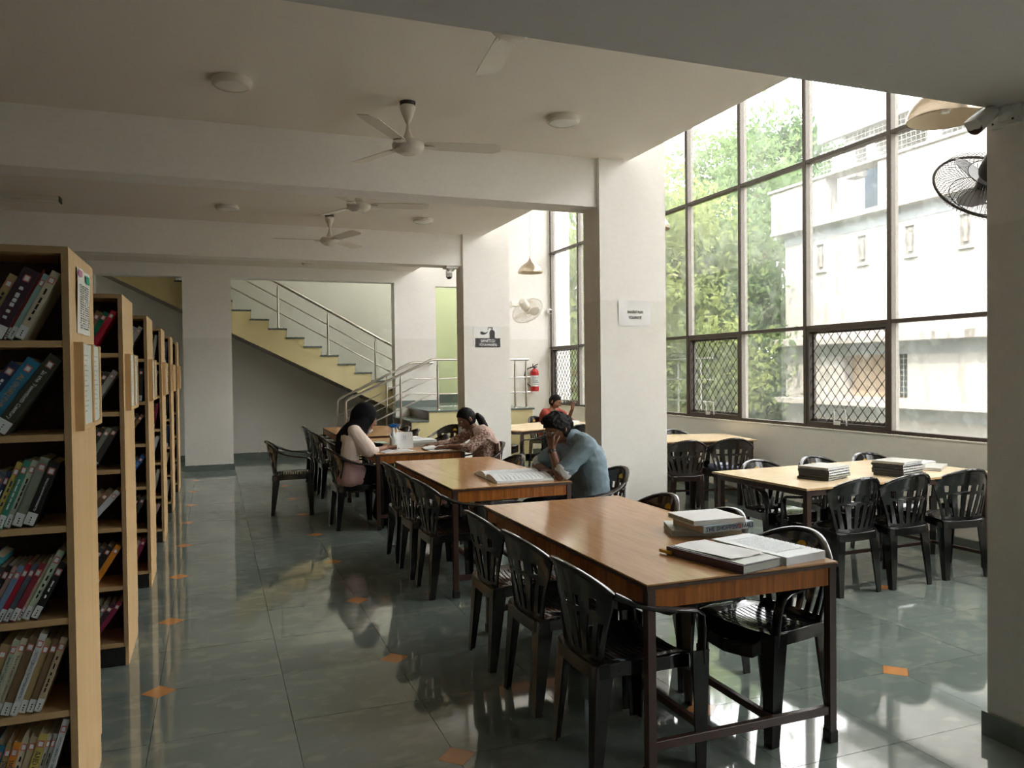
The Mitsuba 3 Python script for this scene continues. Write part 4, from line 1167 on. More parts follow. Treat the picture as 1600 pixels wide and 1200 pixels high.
# nearest table: three-book pile, and two big volumes at the corner
flat_book('book', 'thick pale hardback lying at the bottom of the three-book pile', 'book', 2.03, 3.20, .75, -22, .33, .25, .030, 'cover_sagegrey', 'page_grey', 'books piled on the nearest table')
t_, M_ = flat_book('book', 'worn hardback with THE SHOPPING MALL on its spine in the middle of the pile', 'book', 2.12, 3.075, .78, 4, .30, .24, .034, 'tape_blue', 'page_tan', 'books piled on the nearest table', 'THE SHOPPING MALL')
obj('spine_label', xf(bx(.235, .262, -.0016, -.001, .003, .031), M_), 'label_white', t_)
obj('sticker', xf(bx(.206, .226, -.0016, -.001, .006, .028), M_), 'sticker_red', t_)
flat_book('book', 'thin white-covered book lying on top of the pile', 'book', 2.085, 3.10, .814, -3, .28, .25, .024, 'page_white', 'page_grey', 'books piled on the nearest table')
t_, M_ = flat_book('bound_volume', 'big dark-spined volume with a white sheet on it overhanging the front table edge', 'book', 1.905, 2.50, .75, 12, .225, .42, .034, 'cover_plum', 'page_grey', None, None, 'left')
obj('cover_sheet', xf(cbx(.008, .222, .004, .40, .0345, .037, .001), M_), 'cover_sagegrey', t_)
sh = thing('paper_sheet', 'white paper sheet lying on the dark-spined volume', 'paper')
gx, gy = np.meshgrid(np.linspace(.02, .214, 9), np.linspace(.075, .40, 12), indexing='ij')
gz = .0385 + .003 * np.sin(gx * 40) * np.sin(gy * 14) + .003
i, j = np.meshgrid(np.arange(8), np.arange(11), indexing='ij')
qd = np.stack([i * 12 + j, (i + 1) * 12 + j, (i + 1) * 12 + j + 1, i * 12 + j + 1], -1).reshape(-1, 4)
obj('sheet', xf((np.stack([gx, gy, gz], -1).reshape(-1, 3), qd), M_), 'page_white', sh, smooth=True)
pn = thing('pen', 'yellow pen sticking out from the dark-spined volume', 'pen')
obj('barrel', xf(tube([(-.008, .385, .012), (-.006, .452, .012)], .008, 8), M_), 'sticker_yellow', pn, smooth=60)
t_, M_ = flat_book('bound_volume', 'large pale volume with a printed cover and spiral edge at the right table corner', 'book', 2.145, 2.54, .75, 9, .235, .42, .034, 'page_cool', 'page_grey')
obj('print', xf(join([bx(.035, .20, .09 + .018 * k, .094 + .018 * k, .0342, .0346) for k in range(14)] + [bx(.03, .205, .08, .083, .0342, .0348), bx(.03, .205, .345, .348, .0342, .0348)]), M_), 'ink_faint', t_)
obj('spiral', xf(join([tube([(.228 + .008 * math.cos(g), .03 + .028 * k, .034 + .006 * math.sin(g)) for g in np.linspace(0, np.pi, 6)], .0015, 4) for k in range(14)]), M_), 'ink', t_)

# open book helper: two page blocks curving from the spine


def open_book(name, label, x, y, z, a, w, d, h, cov='cover_plum', pg='page_cool', group=None, lines=True):
    t = thing(name, label, 'book', group)
    M = mv(x, y, z) @ rz(a)
    obj('cover', xf(cbx(-w, w, -d / 2, d / 2, 0, .004, .001), M), cov, t)
    for s in (-1, 1):
        u = np.linspace(0, 1, 13)
        top = h * (.45 + .75 * np.sin(np.pi * np.clip(u * 1.1, 0, 1)) ** .8 * (1 - .45 * u)) * (1 - .25 * u)
        top[0] = h * .35
        pr = [(s * (.002 + (w - .008) * q_), .0042 + max(.002, tt)) for q_, tt in zip(u, top)]
        pl = Polygon(pr + [(s * (w - .006), .0042), (s * .002, .0042)]).buffer(0)
        m = xf(prism(pl, -d / 2 + .005, d / 2 - .005), np.array([[1, 0, 0, 0], [0, 0, 1, 0], [0, 1, 0, 0], [0, 0, 0, 1.]]))
        obj('pages', xf(m, M), pg, t, smooth=30)
        if lines:
            ls = []
            for k in range(12):
                yy = -d / 2 + .03 + k * (d - .06) / 12
                for q0, q1 in ((.15, .45), (.45, .7), (.7, .9)):
                    za, zb = np.interp(q0, u, top) + .0052, np.interp(q1, u, top) + .0052
                    xa, xb = s * w * q0, s * w * q1
                    v = np.array([(xa, yy, za), (xb, yy, zb), (xb, yy + .004, zb), (xa, yy + .004, za)])
                    ls.append((v, np.array([[0, 1, 2], [0, 2, 3]])))
            obj('print', xf(join(ls), M), 'ink_faint', t)
    return t, M


open_book('open_book', 'large open bound volume on the second table in front of the man', 2.09, 5.475, .75, 88, .29, .44, .042, 'page_tan', 'page_cool')
# third table: her papers, books, the spray bottle
open_book('open_book', 'open white book under the hands of the woman in the hijab', 1.70, 7.76, .75, 12, .17, .25, .016, 'page_tan', 'page_white')
pp = thing('standing_pages', 'white printed pages standing upright from the open book beside the spray bottle', 'paper')
gx, gz = np.meshgrid(np.linspace(0, .17, 9), np.linspace(0, .165, 8), indexing='ij')
gy = .03 * (gz / .165) ** 2 + .012 * np.sin(gx * 25)
i, j = np.meshgrid(np.arange(8), np.arange(7), indexing='ij')
qd = np.stack([i * 8 + j, (i + 1) * 8 + j, (i + 1) * 8 + j + 1, i * 8 + j + 1], -1).reshape(-1, 4)
PM = mv(1.725, 7.80, .772) @ rz(6)
obj('sheet', xf((np.stack([gx, gy, gz], -1).reshape(-1, 3), qd), PM), 'page_white', pp, smooth=True)
obj('print', xf(join([bx(.07 + .02 * (k % 2), .078 + .02 * (k % 2), -.012 + gy_, -.0105 + gy_, .09 + .012 * (k // 2), .098 + .012 * (k // 2)) for k in range(8) for gy_ in (.02,)]), PM), 'ink_faint', pp)
open_book('open_book', 'open book read by the woman with the ponytail', 2.15, 7.80, .756, -6, .15, .23, .024, 'cover_plum', 'page_white', lines=False)
flat_book('book', 'thin cream booklet at the near edge of the third table', 'book', 2.02, 7.62, .75, 4, .24, .08, .008, 'page_white', 'page_grey')
flat_book('bound_volume', 'thick grey-green bound volume lying in the middle of the third table', 'book', 1.86, 8.13, .75, 3, .40, .30, .045, 'cover_sagegrey', 'page_grey')
flat_book('bound_volume', 'thinner pale volume lying on the thick grey-green volume', 'book', 1.88, 8.16, .795, 1, .36, .26, .022, 'page_cool', 'page_grey')
flat_book('book', 'dark green book lying beside the spray bottle at the hijab side', 'book', 1.53, 8.12, .75, 8, .19, .26, .03, 'cover_greygreen', 'page_grey')
flat_book('book', 'olive book lying on the dark green book beside the spray bottle', 'book', 1.54, 8.14, .78, 3, .18, .24, .025, 'cover_sage', 'page_tan')
flat_book('bound_volume', 'pale flat book lying on the farthest reading table', 'book', 1.98, 8.95, .75, 2, .30, .24, .03, 'page_cool', 'page_grey')
bt = thing('spray_bottle', 'clear spray bottle with a blue trigger head on the third table', 'bottle')
B_ = mv(1.735, 8.02, .75)
scene['bottle_plastic'] = {'type': 'thindielectric', 'int_ior': 1.35}
mat('bottle_milky', (0.62, 0.68, 0.66), 0.25)
obj('body', xf(lathe([(.001, 0), (.036, 0), (.04, .008), (.04, .10), (.036, .13), (.02, .165), (.014, .185), (.014, .205), (.001, .205)], 24), B_), 'bottle_milky', bt, smooth=40)
obj('collar', xf(lathe([(.001, .2), (.018, .2), (.018, .225), (.001, .226)], 20), B_), 'page_white', bt, smooth=40)
obj('trigger_head', xf(join([cbx(-.035, .045, -.014, .014, .226, .262, .006), cbx(.045, .058, -.008, .008, .24, .258, .003)]), B_ @ rz(-25)), 'plastic_blue', bt)
obj('trigger', xf(tube([(.03, 0, .228), (.045, 0, .20), (.05, 0, .165)], .006, 6), B_ @ rz(-25)), 'page_white', bt, smooth=60)
# journals on the window table
stk = [(4.0, 4.30, 18, 5, 'left'), (4.60, 4.215, 14, 6, 'middle')]
for sx_, sy_, a, n_, nm in stk:
    z = .751
    for k in range(n_):
        rr = random.Random(k * 7 + n_)
        h = .0155 + .004 * rr.random()
        lvl = ['lowest', 'second', 'third', 'fourth', 'fifth', 'topmost']
        lv = 'topmost' if k == n_ - 1 else lvl[k]
        flat_book('bound_journal', f'{lv} black-spined grey journal in the {nm} pile on the window table', 'book', sx_ + rr.uniform(-.008, .008), sy_ + rr.uniform(-.01, .01), z, a + rr.uniform(-3, 3), .29, .235, h,
                  'cover_black' if k < n_ - 1 else 'cover_silver', 'page_cool' if k > 1 else 'page_grey', f'journals in the {nm} pile', None, 'left', .0025)
        sk_ = 0
        z += h + .0005
t_, M_ = flat_book('bound_journal', 'flat pale journal with a dark spine lying at the right of the window table', 'book', 5.13, 4.36, .751, 33, .36, .25, .022, 'cover_silver', 'page_white')
flat_book('bound_journal', 'white journal lying beyond the flat pale journal at the right of the window table', 'book', 5.16, 4.60, .751, 12, .27, .20, .034, 'page_white', 'page_cool')
# folded blue jacket on the chair behind
jk = thing('folded_jacket', 'folded blue shiny jacket lying on the chair behind the silence column', 'jacket')
m = Manifold.batch_hull([Manifold.sphere(.03, 12).translate((x, y, .03)) for x in (-.13, .13) for y in (-.10, .10)]).refine_to_length(.022)
v, f = arr(m)
nn = meshkit.fbm(v * np.array([9, 22, 6.]), 3, 4) - .5
v = v * np.array([1, 1, 1.15]); v[:, 2] = np.clip(v[:, 2] + nn * .05 * (v[:, 2] > .02), 0.0, 1)
obj('cloth', xf((v, f), mv(5.20, 7.16, .425) @ rz(74)), 'cloth_blue', jk, smooth=True)
obj('lining', xf(arr(Manifold.batch_hull([Manifold.sphere(.012, 10).translate((x, y, .075)) for x, y in ((-.10, -.06), (.10, -.08), (.09, .08), (-.08, .07))])), mv(5.19, 7.16, .425) @ rz(66)), 'cloth_blue_light', jk, smooth=True)
# things before the woman in red
flat_book('bound_volume', 'pale book lying before the woman in red on the corner table', 'book', 4.90, 10.55, .75, 27, .30, .23, .035, 'page_white', 'page_tan')
bg = thing('handbag', 'dark flat handbag lying at the back edge of the corner table by the steps', 'bag')
m = Manifold.batch_hull([Manifold.sphere(.03, 14).translate((x, y, .03)) for x in (-.16, .16) for y in (-.09, .09)] + [Manifold.sphere(.02, 12).translate((x, 0, .075)) for x in (-.11, .08)])
obj('body', xf(arr(m), mv(3.73, 10.42, .75) @ rz(27)), 'cover_charcoal', bg, smooth=True)
obj('strap', xf(tube([(-.12, -.02, .07), (-.05, -.05, .10), (.08, -.05, .095), (.13, -.01, .06)], .008, 6), mv(3.73, 10.42, .75) @ rz(27)), 'rubber', bg, smooth=60)
# ---------------------------------------------------------------- people (local frame: faces +x, left is +y, origin on the floor below the hips)
mat('skin_brown', (0.235, 0.115, 0.068), 0.45)
mat('skin_dark', (0.165, 0.075, 0.043), 0.42)
mat('skin_light', (0.40, 0.23, 0.15), 0.45)
mat('hair_black', (0.004, 0.0032, 0.003), 0.6, spec=0.16)
mat('eye_white', (0.6, 0.58, 0.55), 0.2); mat('eye_dark', (0.01, 0.008, 0.007), 0.15)
mat('lip', (0.22, 0.08, 0.06), 0.4)


def _shirt(p, n, uv):
    a = fbm(p.x * 30, p.y * 30, p.z * 30, 3)
    b = noise(p.x * 400, p.y * 400, p.z * 400)
    return mix((0.165, 0.235, 0.275), (0.225, 0.30, 0.345), a) * (0.9 + 0.2 * b)


def _print(p, n, uv):
    a = fbm(p.x * 80 + 3 * noise(p.z * 60, p.y * 60), p.y * 80, p.z * 65, 2)
    return mix((0.22, 0.10, 0.075), (0.56, 0.42, 0.35), smoothstep(0.49, 0.53, a))


def _striped(p, n, uv):
    a = noise(p.x * 60 + p.y * 20, p.y * 35, 2.0)
    return mix((0.36, 0.24, 0.20), (0.60, 0.46, 0.40), a)


mat('shirt_blue', proc(_shirt), 0.8)
mat('shirt_lining', (0.50, 0.52, 0.50), 0.8)
mat('trouser_dark', (0.015, 0.015, 0.02), 0.8, spec=.1)
mat('cloth_black', (0.004, 0.004, 0.005), 0.85, spec=0.12)
mat('cloth_cream', (0.60, 0.50, 0.43), 0.8)
mat('cloth_pink', (0.34, 0.205, 0.20), 0.8)
mat('cloth_print', proc(_print), 0.8)
mat('cloth_striped', proc(_striped), 0.8)
mat('cloth_red', (0.29, 0.040, 0.022), 0.75)
mat('mask_white', (0.70, 0.71, 0.70), 0.8)
mat('strap_black', (0.012, 0.011, 0.011), 0.4)


def bone(a, ra, b, rb, n=20):
    return Manifold.batch_hull([Manifold.sphere(ra, n).translate(tuple(map(float, a))), Manifold.sphere(rb, n).translate(tuple(map(float, b)))])


def blob(c, r, n=20):
    return Manifold.sphere(1.0, n).scale(tuple(map(float, r))).translate(tuple(map(float, c)))


def union(ms):
    out = ms[0]
    for m in ms[1:]:
        out = out + m
    return out


def flesh(ms, ref=.018, it=14):
    m = union(ms).refine_to_length(ref)
    v, f = arr(m)
    t = trimesh.Trimesh(v, f, process=True)
    trimesh.smoothing.filter_taubin(t, lamb=.5, nu=.52, iterations=it)
    return np.array(t.vertices), np.array(t.faces)


def hull_of(pts, rs):
    return Manifold.batch_hull([Manifold.sphere(float(r), 16).translate(tuple(map(float, p))) for p, r in zip(pts, rs)])


_ico = trimesh.creation.icosphere(subdivisions=4)


def head_shape(v, k=1.0):
    """v: unit sphere points -> head surface, x forward, z up, centre at the ears' height; about 23 cm tall"""
    x, y, z = v[:, 0], v[:, 1], v[:, 2]
    X, Y, Z = x * .098, y * .076, z * .118
    jaw = np.clip(-z, 0, 1)
    Y = Y * (1 - .30 * jaw ** 1.6)
    X = np.where(x < 0, X * (1 - .42 * jaw ** 1.3), X * (1 - .12 * jaw ** 2))
    X = X - .006 * (x > .3) * (np.abs(y) < .5) * 0
    g = lambda cy, cz, sy, sz: np.exp(-((Y - cy) / sy) ** 2 - ((Z - cz) / sz) ** 2) * (x > 0)
    X = X + .026 * g(0, -.022, .012, .016) + .014 * g(0, 0, .009, .02)          # nose
    X = X - .012 * (g(.032, .008, .017, .012) + g(-.032, .008, .017, .012))        # eye sockets
    X = X + .006 * (g(.03, .028, .022, .009) + g(-.03, .028, .022, .009))          # brows
    X = X + .008 * g(0, -.058, .020, .006) + .008 * g(0, -.070, .018, .006) - .004 * g(0, -.064, .02, .003)
    X = X + .010 * g(0, -.098, .022, .014)                                        # chin
    Y = Y + np.sign(y) * .004 * np.exp(-((X - .055) / .03) ** 2 - ((Z + .03) / .025) ** 2)
    return np.stack([X, Y, Z], -1) * k


_hv = head_shape(np.array(_ico.vertices))
_headM = mfd((_hv, _ico.faces)) + blob((-.008, .078, -.004), (.017, .009, .030), 14) + blob((-.008, -.078, -.004), (.017, .009, .030), 14)


def hand_shape(left=True, curl=(35, 40, 25), spread=6, thumb=(30, 20)):
    """wrist at the origin, fingers along +x, back of the hand +z"""
    s = 1 if left else -1      # seen with the palm down, the left hand's thumb is at -y
    ms = [hull_of([(0, .020, 0), (0, -.020, 0), (.082, .034, 0), (.088, .006, .002), (.082, -.034, 0), (.03, -.030 * s, -.006)], [.016, .016, .0115, .012, .0115, .013])]
    for k, (yy, L) in enumerate(zip((-.031, -.010, .011, .030), (.070, .079, .073, .057))):
        p = np.array([.086 - .006 * abs(k - 1), yy * s, 0.]); a = 0
        az = math.radians((k - 1.4) * spread) * s
        for j, (frac, rr_) in enumerate(((.45, .0088), (.31, .0078), (.24, .0068))):
            a += math.radians(curl[j])
            q_ = p + L * frac * np.array([math.cos(a) * math.cos(az), math.cos(a) * math.sin(az), -math.sin(a)])
            ms.append(bone(p, rr_ + .0008, q_, rr_, 10)); p = q_
    p = np.array([.022, -.028 * s, -.006])
    d1 = np.array([math.cos(math.radians(thumb[0])), -math.sin(math.radians(thumb[0])) * s, -.28])
    q_ = p + .042 * d1; ms.append(bone(p, .0135, q_, .0105, 10))
    d2 = np.array([math.cos(math.radians(thumb[1])), -math.sin(math.radians(thumb[1])) * s, -.45])
    ms.append(bone(q_, .0103, q_ + .030 * d2, .0085, 10))
    v, f = flesh(ms, .007, 4)
    return v, f


def aim(o, x, up):
    x = np.array(x, float); x /= np.linalg.norm(x)
    y = np.cross(up, x); y /= np.linalg.norm(y)
    return frame(o, x, y, np.cross(x, y))


def folds(m, amp, fr, seed=0, dirn=(1, 1, 1)):
    v, f = arr(m)
    t = trimesh.Trimesh(v, f, process=True)
    v, f = np.array(t.vertices), np.array(t.faces)
    n = np.array(t.vertex_normals)
    return v + n * (amp * (meshkit.fbm(v * np.array(fr), 3, seed) - .5) * 2)[:, None], f


def dress_head(p, H, W, skin, hair=True):
    """eyes, brows and lips of person p; H head frame in person space, W person to world"""
    e = lambda nm, m, k, sm=True: obj(nm, xf(m, W @ H), k, p, smooth=sm)
    for s in (-1, 1):
        k = e('eye', arr(blob((.073, .031 * s, .008), (.012, .014, .0075), 14)), 'eye_white')
        obj('pupil', xf(arr(blob((.083, .031 * s, .005), (.0035, .006, .006), 10)), W @ H), 'eye_dark', k, smooth=True)
        e('eyebrow', tube([(.088, .014 * s, .024), (.088, .03 * s, .030), (.078, .047 * s, .026)], [.002, .0035, .002], 6), 'hair_black')
    e('lips', join([tube([(.088, -.022, -.063), (.097, -.008, -.0605), (.099, 0, -.062), (.097, .008, -.0605), (.088, .022, -.063)], [.001, .0035, .0035, .0035, .001], 6),
                    tube([(.088, -.02, -.065), (.097, 0, -.070), (.088, .02, -.065)], [.001, .0045, .001], 6)]), 'lip')


def person(name, label, W, skin, torso, arms, legs, head, neck, hands, group=None):
    """one continuous skin mesh: torso, limbs, neck, head and hands"""
    t = thing(name, label, 'person', group)
    v, f = flesh(torso + arms + legs + neck)
    M = mfd((v, f)) + mfd(xf(arr(_headM), head))
    for (hm, F) in hands:
        M = M + mfd(xf(hm, F))
    obj('body', xf(arr(M), W), skin, t, smooth=60)
    return t


def cap_hair(H, W, p, scale, keep, amp=.006, fr=(40, 40, 40), seed=1, extra=(), face=None):
    m = mfd((head_shape(np.array(_ico.vertices)) * np.array(scale), _ico.faces))
    for b0, b1, R_ in keep:        # boxes to carve away, in head space
        b = Manifold.cube(tuple(np.subtract(b1, b0).astype(float))).translate(tuple(map(float, b0)))
        if R_ is not None:
            b = b.rotate(R_)
        m = m - b
    for x in extra:
        m = m + x
    if face is not None:
        m = m - blob(face[0], face[1], 40)
    m = m.refine_to_length(.012)
    v, f = folds(arr(m), amp, fr, seed)
    return obj('hair', xf((v, f), W @ H), 'hair_black', p, smooth=True)


# ---- the man in the blue shirt
W = mv(2.625, 5.32, 0) @ rz(180)
Ls, Rs = (.08, .185, .995), (.09, -.185, .985)
Le, Lw = (.275, .125, .788), (.300, .040, .965)
Re, Rw = (.255, -.345, .800), (.285, -.130, .790)
HM = mv(.215, -.035, 1.115) @ rz(10) @ ry(27)
torso = [hull_of([(0, .09, .50), (0, -.09, .50), (-.035, .10, .66), (-.035, -.10, .66)], [.10, .10, .09, .09]), hull_of([(-.035, .10, .66), (-.035, -.10, .66), (.02, .12, .90), (.02, -.12, .90)], [.09, .09, .10, .10]),
         hull_of([(.02, .12, .90), (.02, -.12, .90), (.07, .155, .975), (.07, -.155, .975), (.085, 0, 1.0)], [.10, .10, .05, .05, .05])]
arms = [bone(Ls, .058, Le, .044), bone(Le, .042, Lw, .027), bone(Rs, .058, Re, .044), bone(Re, .042, Rw, .027)]
legs = []
for s in (1, -1):
    legs += [bone((.0, .09 * s, .50), .088, (.42, .11 * s, .52), .06), bone((.42, .11 * s, .52), .056, (.40, .11 * s, .09), .04), bone((.40, .11 * s, .06), .035, (.53, .12 * s, .035), .03)]
neck = [bone((.09, -.01, 1.0), .050, (.175, -.03, 1.06), .052)]
hl = hand_shape(True, (30, 45, 30), 5, (38, 18))
hr = hand_shape(False, (14, 20, 14), 5)
FL = aim(Lw, (-.12, -.42, .9), (1, .1, .2))
FR = aim(Rw, (.12, 1, -.05), (.15, 0, 1))
man = person('person', 'man with curly hair, glasses and a blue shirt resting his face on his hand', W, 'skin_dark', torso, arms, legs, HM, neck, [(hl, FL), (hr, FR)])
dress_head(man, HM, W, 'skin_dark')
sh_t = [hull_of([(0, .09, .49), (0, -.09, .49), (-.035, .10, .66), (-.035, -.10, .66)], [.113, .113, .104, .104]), hull_of([(-.035, .10, .66), (-.035, -.10, .66), (.02, .12, .90), (.02, -.12, .90)], [.104, .104, .112, .112]),
        hull_of([(.02, .12, .90), (.02, -.12, .90), (.07, .16, .99), (.07, -.16, .99), (.07, 0, 1.01)], [.112, .112, .078, .078, .084]), bone((.06, 0, 1.0), .085, (.110, -.014, 1.035), .072)]
mid = lambda a, b, q_: tuple(np.array(a) * (1 - q_) + np.array(b) * q_)
sh = flesh(sh_t + [bone(Ls, .074, mid(Ls, Le, .82), .066), bone(Rs, .074, mid(Rs, Re, .86), .064)], .016, 12)
sh = folds(folds(sh, .011, (16, 12, 26), 5), .005, (50, 34, 60), 6)
obj('shirt', xf(sh, W), 'shirt_blue', man, smooth=True, label='blue shirt with rolled sleeves')
for a, b in ((Ls, Le), (Rs, Re)):
    p0, p1 = np.array(mid(a, b, .80)), np.array(mid(a, b, 1.0))
    d = (p1 - p0)
    cuff = [tube([p0, p0 + d * .3, p0 + d * .85, p1], [.064, .069, .064, .052], 22)]
    c = folds(arr(mfd(cuff[0]).refine_to_length(.012)), .005, (70, 70, 20), 8)
    obj('sleeve_cuff', xf(c, W), 'shirt_lining', man, smooth=True)
ctr, up_ = np.array([.118, -.018, 1.052]), np.array([.80, -.17, .57])
a_ = np.array([.57, 0, -.80]); b_ = np.array([.02, 1., .01])
col = [tube([ctr - up_ * .012 * (1 + math.cos(q_)) + (.066 + .006 * math.cos(q_)) * (math.cos(q_) * a_ + math.sin(q_) * b_) for q_ in np.linspace(.22, 2 * np.pi - .22, 26)], .007, 8, ry_=.024, up=tuple(up_))]
for s in (1, -1):
    c0 = ctr + .070 * (.9 * a_ + .35 * s * b_)
    col.append(arr(hull_of([c0 + .02 * up_, c0 - .03 * up_ + .012 * a_, c0 + .045 * s * b_ - .01 * up_, c0 + .02 * s * b_ + .01 * a_ - .055 * up_], [.005] * 4)))
obj('collar', xf(join(col), W), 'shirt_blue', man, smooth=40)
tr_ = []
for s in (1, -1):
    tr_ += [bone((-.0, .09 * s, .50), .105, (.42, .11 * s, .52), .074), bone((.42, .11 * s, .52), .072, (.40, .11 * s, .11), .056)]
obj('trousers', xf(flesh(tr_, .02, 8), W), 'trouser_dark', man, smooth=True)
for s in (1, -1):
    obj('shoe', xf(arr(hull_of([(.37, .11 * s, .045), (.40, .11 * s, .07), (.56, .125 * s, .035), (.38, .11 * s, .035), (.55, .12 * s, .03)], [.04, .035, .03, .03, .028])), W), 'strap_black', man, smooth=True)
cap_hair(HM, W, man, (1.13, 1.16, 1.15), [((-.3, -.3, -.4), (.4, .3, -.068), None)], .013, (55, 55, 55), 3,
         [blob((.040, .0, .095), (.06, .07, .036), 20), blob((-.085, 0, .0), (.045, .065, .07), 20)], ((.095, 0, -.040), (.100, .14, .098)))
gl = []
for s in (1, -1):
    gl.append(tube([(.100, .031 * s + .022 * math.cos(g), .008 + .017 * math.sin(g)) for g in np.linspace(0, 2 * np.pi, 18, endpoint=False)], .0016, 5, closed=True))
    gl.append(tube([(.099, .053 * s, .012), (.07, .077 * s, .012), (-.01, .083 * s, .008)], .0018, 5))
gl.append(tube([(.101, .009, .010), (.107, 0, .013), (.101, -.009, .010)], .0016, 5))
obj('glasses', xf(join(gl), W @ HM), 'steel', man, smooth=True)
wp = np.array(mid(Le, Lw, .92)); wd = (np.array(Lw) - np.array(Le)); wd /= np.linalg.norm(wd)
FW = aim(wp, wd, (0, 1, 0))
obj('watch', xf(join([tube([(0, .0305 * math.cos(g), .0305 * math.sin(g)) for g in np.linspace(0, 2 * np.pi, 20, endpoint=False)], .003, 6, closed=True, ry_=.009), lathe([(.001, .036), (.016, .035), (.018, .028), (.001, .027)], 18, rx(-60))]), W @ FW), 'strap_black', man, smooth=50)

# ---- the woman in the black hijab
W = mv(1.27, 7.90, 0)
HH = mv(.160, -.01, 1.085) @ rz(-4) @ ry(24)
Ls, Rs = (.03, .165, .965), (.02, -.165, .965)
Le, Lw = (.20, .21, .775), (.385, .06, .785)
Re, Rw = (.16, -.205, .765), (.36, -.075, .790)
torso = [hull_of([(-.02, .085, .50), (-.02, -.085, .50), (-.03, .09, .68), (-.03, -.09, .68)], [.105, .105, .085, .085]), hull_of([(-.03, .09, .68), (-.03, -.09, .68), (.0, .11, .88), (.0, -.11, .88)], [.085, .085, .09, .09]),
         hull_of([(.0, .11, .88), (.0, -.11, .88), (.03, .14, .955), (.03, -.14, .955), (.06, 0, .985)], [.09, .09, .05, .05, .055])]
arms = [bone(Ls, .048, Le, .038), bone(Le, .036, Lw, .024), bone(Rs, .048, Re, .038), bone(Re, .036, Rw, .024)]
legs = []
for s in (1, -1):
    legs += [bone((.0, .085 * s, .50), .085, (.40, .10 * s, .52), .058), bone((.40, .10 * s, .52), .054, (.34, .10 * s, .09), .036), bone((.33, .10 * s, .06), .032, (.45, .11 * s, .033), .028)]
neck = [bone((.05, 0, .97), .05, (.125, -.008, 1.03), .046)]
hs = hand_shape(True, (18, 25, 18), 5); hs2 = hand_shape(False, (25, 35, 25), 5)
hij = person('person', 'woman in a black hijab and cream top reading at the third table', W, 'skin_brown', torso, arms, legs, HH, neck,
             [(hs, aim(Lw, (1, -.35, -.05), (0, 0, 1))), (hs2, aim(Rw, (1, .25, .02), (0, .3, 1)))])
dress_head(hij, HH, W, 'skin_light')
top = flesh([hull_of([(-.03, .09, .60), (-.03, -.09, .60), (-.03, .09, .70), (-.03, -.09, .70)], [.115, .115, .10, .10]), hull_of([(-.03, .09, .70), (-.03, -.09, .70), (.0, .11, .88), (.0, -.11, .88)], [.10, .10, .104, .104]),
             hull_of([(.0, .11, .88), (.0, -.11, .88), (.03, .15, .955), (.03, -.15, .955)], [.104, .104, .064, .064]), bone(Rs, .070, mid(Rs, Re, .85), .080), bone(Ls, .066, mid(Ls, Le, .85), .070)], .018, 12)
obj('tunic', xf(folds(top, .010, (22, 22, 7), 6), W), 'cloth_cream', hij, smooth=True, label='cream tunic')
skirt = flesh([hull_of([(-.04, .10, .50), (-.04, -.10, .50), (-.03, .10, .64), (-.03, -.10, .64), (.10, .1, .5), (.10, -.1, .5)], [.112, .112, .108, .108, .09, .09])], .02, 10)
obj('tunic_hem', xf(folds(skirt, .009, (26, 26, 5), 9), W), 'cloth_pink', hij, smooth=True, label='dusty pink lower part of the tunic')
lo = []
for s in (1, -1):
    lo += [bone((.08, .09 * s, .50), .10, (.40, .10 * s, .52), .078), bone((.40, .10 * s, .52), .080, (.33, .11 * s, .10), .095)]
obj('skirt', xf(folds(flesh(lo + [hull_of([(.40, .1, .5), (.40, -.1, .5), (.33, .1, .1), (.33, -.1, .1)], [.07, .07, .075, .075])], .02, 8), .008, (22, 22, 4), 2), W), 'cloth_black', hij, smooth=True)
for (a, b) in ((Le, Lw), (Re, Rw)):
    obj('sleeve', xf(folds(flesh([bone(mid(a, b, -.05), .052, mid(a, b, .72 if a is Le else .34), .038)], .014, 6), .004, (40, 40, 40), 3), W), 'cloth_black' if a is Le else 'cloth_cream', hij, smooth=True)
Hc = HH[:3, 3]
hood = [blob((0, 0, .004), (.136, .106, .150), 24)]
v0 = xf(arr(hood[0]), mv(*(Hc + np.array([-.026, 0, .012]))) @ ry(24))
hoodM = mfd(v0) + hull_of([Hc + [-.04, .04, -.03], Hc + [-.04, -.04, -.03], (.0, .12, .955), (.0, -.12, .955), (.10, .07, .94), (.10, -.07, .94)], [.085, .085, .072, .072, .055, .055]) \
    + hull_of([(.0, .12, .945), (.0, -.12, .945), (-.085, .06, .82), (-.095, -.085, .74), (-.05, .09, .90)], [.078, .078, .055, .05, .075]) \
    + hull_of([(.10, .07, .94), (.10, -.07, .94), (.12, .05, .80), (.12, -.04, .78), (.02, -.09, .93)], [.055, .055, .045, .045, .07])
v, f = flesh([hoodM], .016, 10)
hv = mfd(folds((v, f), .006, (20, 20, 9), 4)) - mfd(xf(arr(blob((.112, 0, -.026), (.104, .070, .100), 28)), HH))
obj('hijab', xf(arr(hv), W), 'cloth_black', hij, smooth=50, label='black hijab draped over the shoulders')
obj('face_mask', xf(join([arr(hull_of([(.083, .03, -.112), (.083, -.03, -.112), (.10, .02, -.085), (.10, -.02, -.085), (.075, 0, -.128)], [.008] * 5))]), W @ HH), 'mask_white', hij, smooth=True)
for s in (1, -1):
    obj('shoe', xf(arr(hull_of([(.31, .10 * s, .04), (.34, .10 * s, .05), (.48, .115 * s, .03)], [.036, .03, .026])), W), 'strap_black', hij, smooth=True)
pen = thing('pen', 'white pen in the hand of the woman in the hijab', 'pen')
obj('barrel', xf(tube([(.44, .0, .83), (.40, .03, .93)], .005, 8), W), 'page_white', pen, smooth=60)

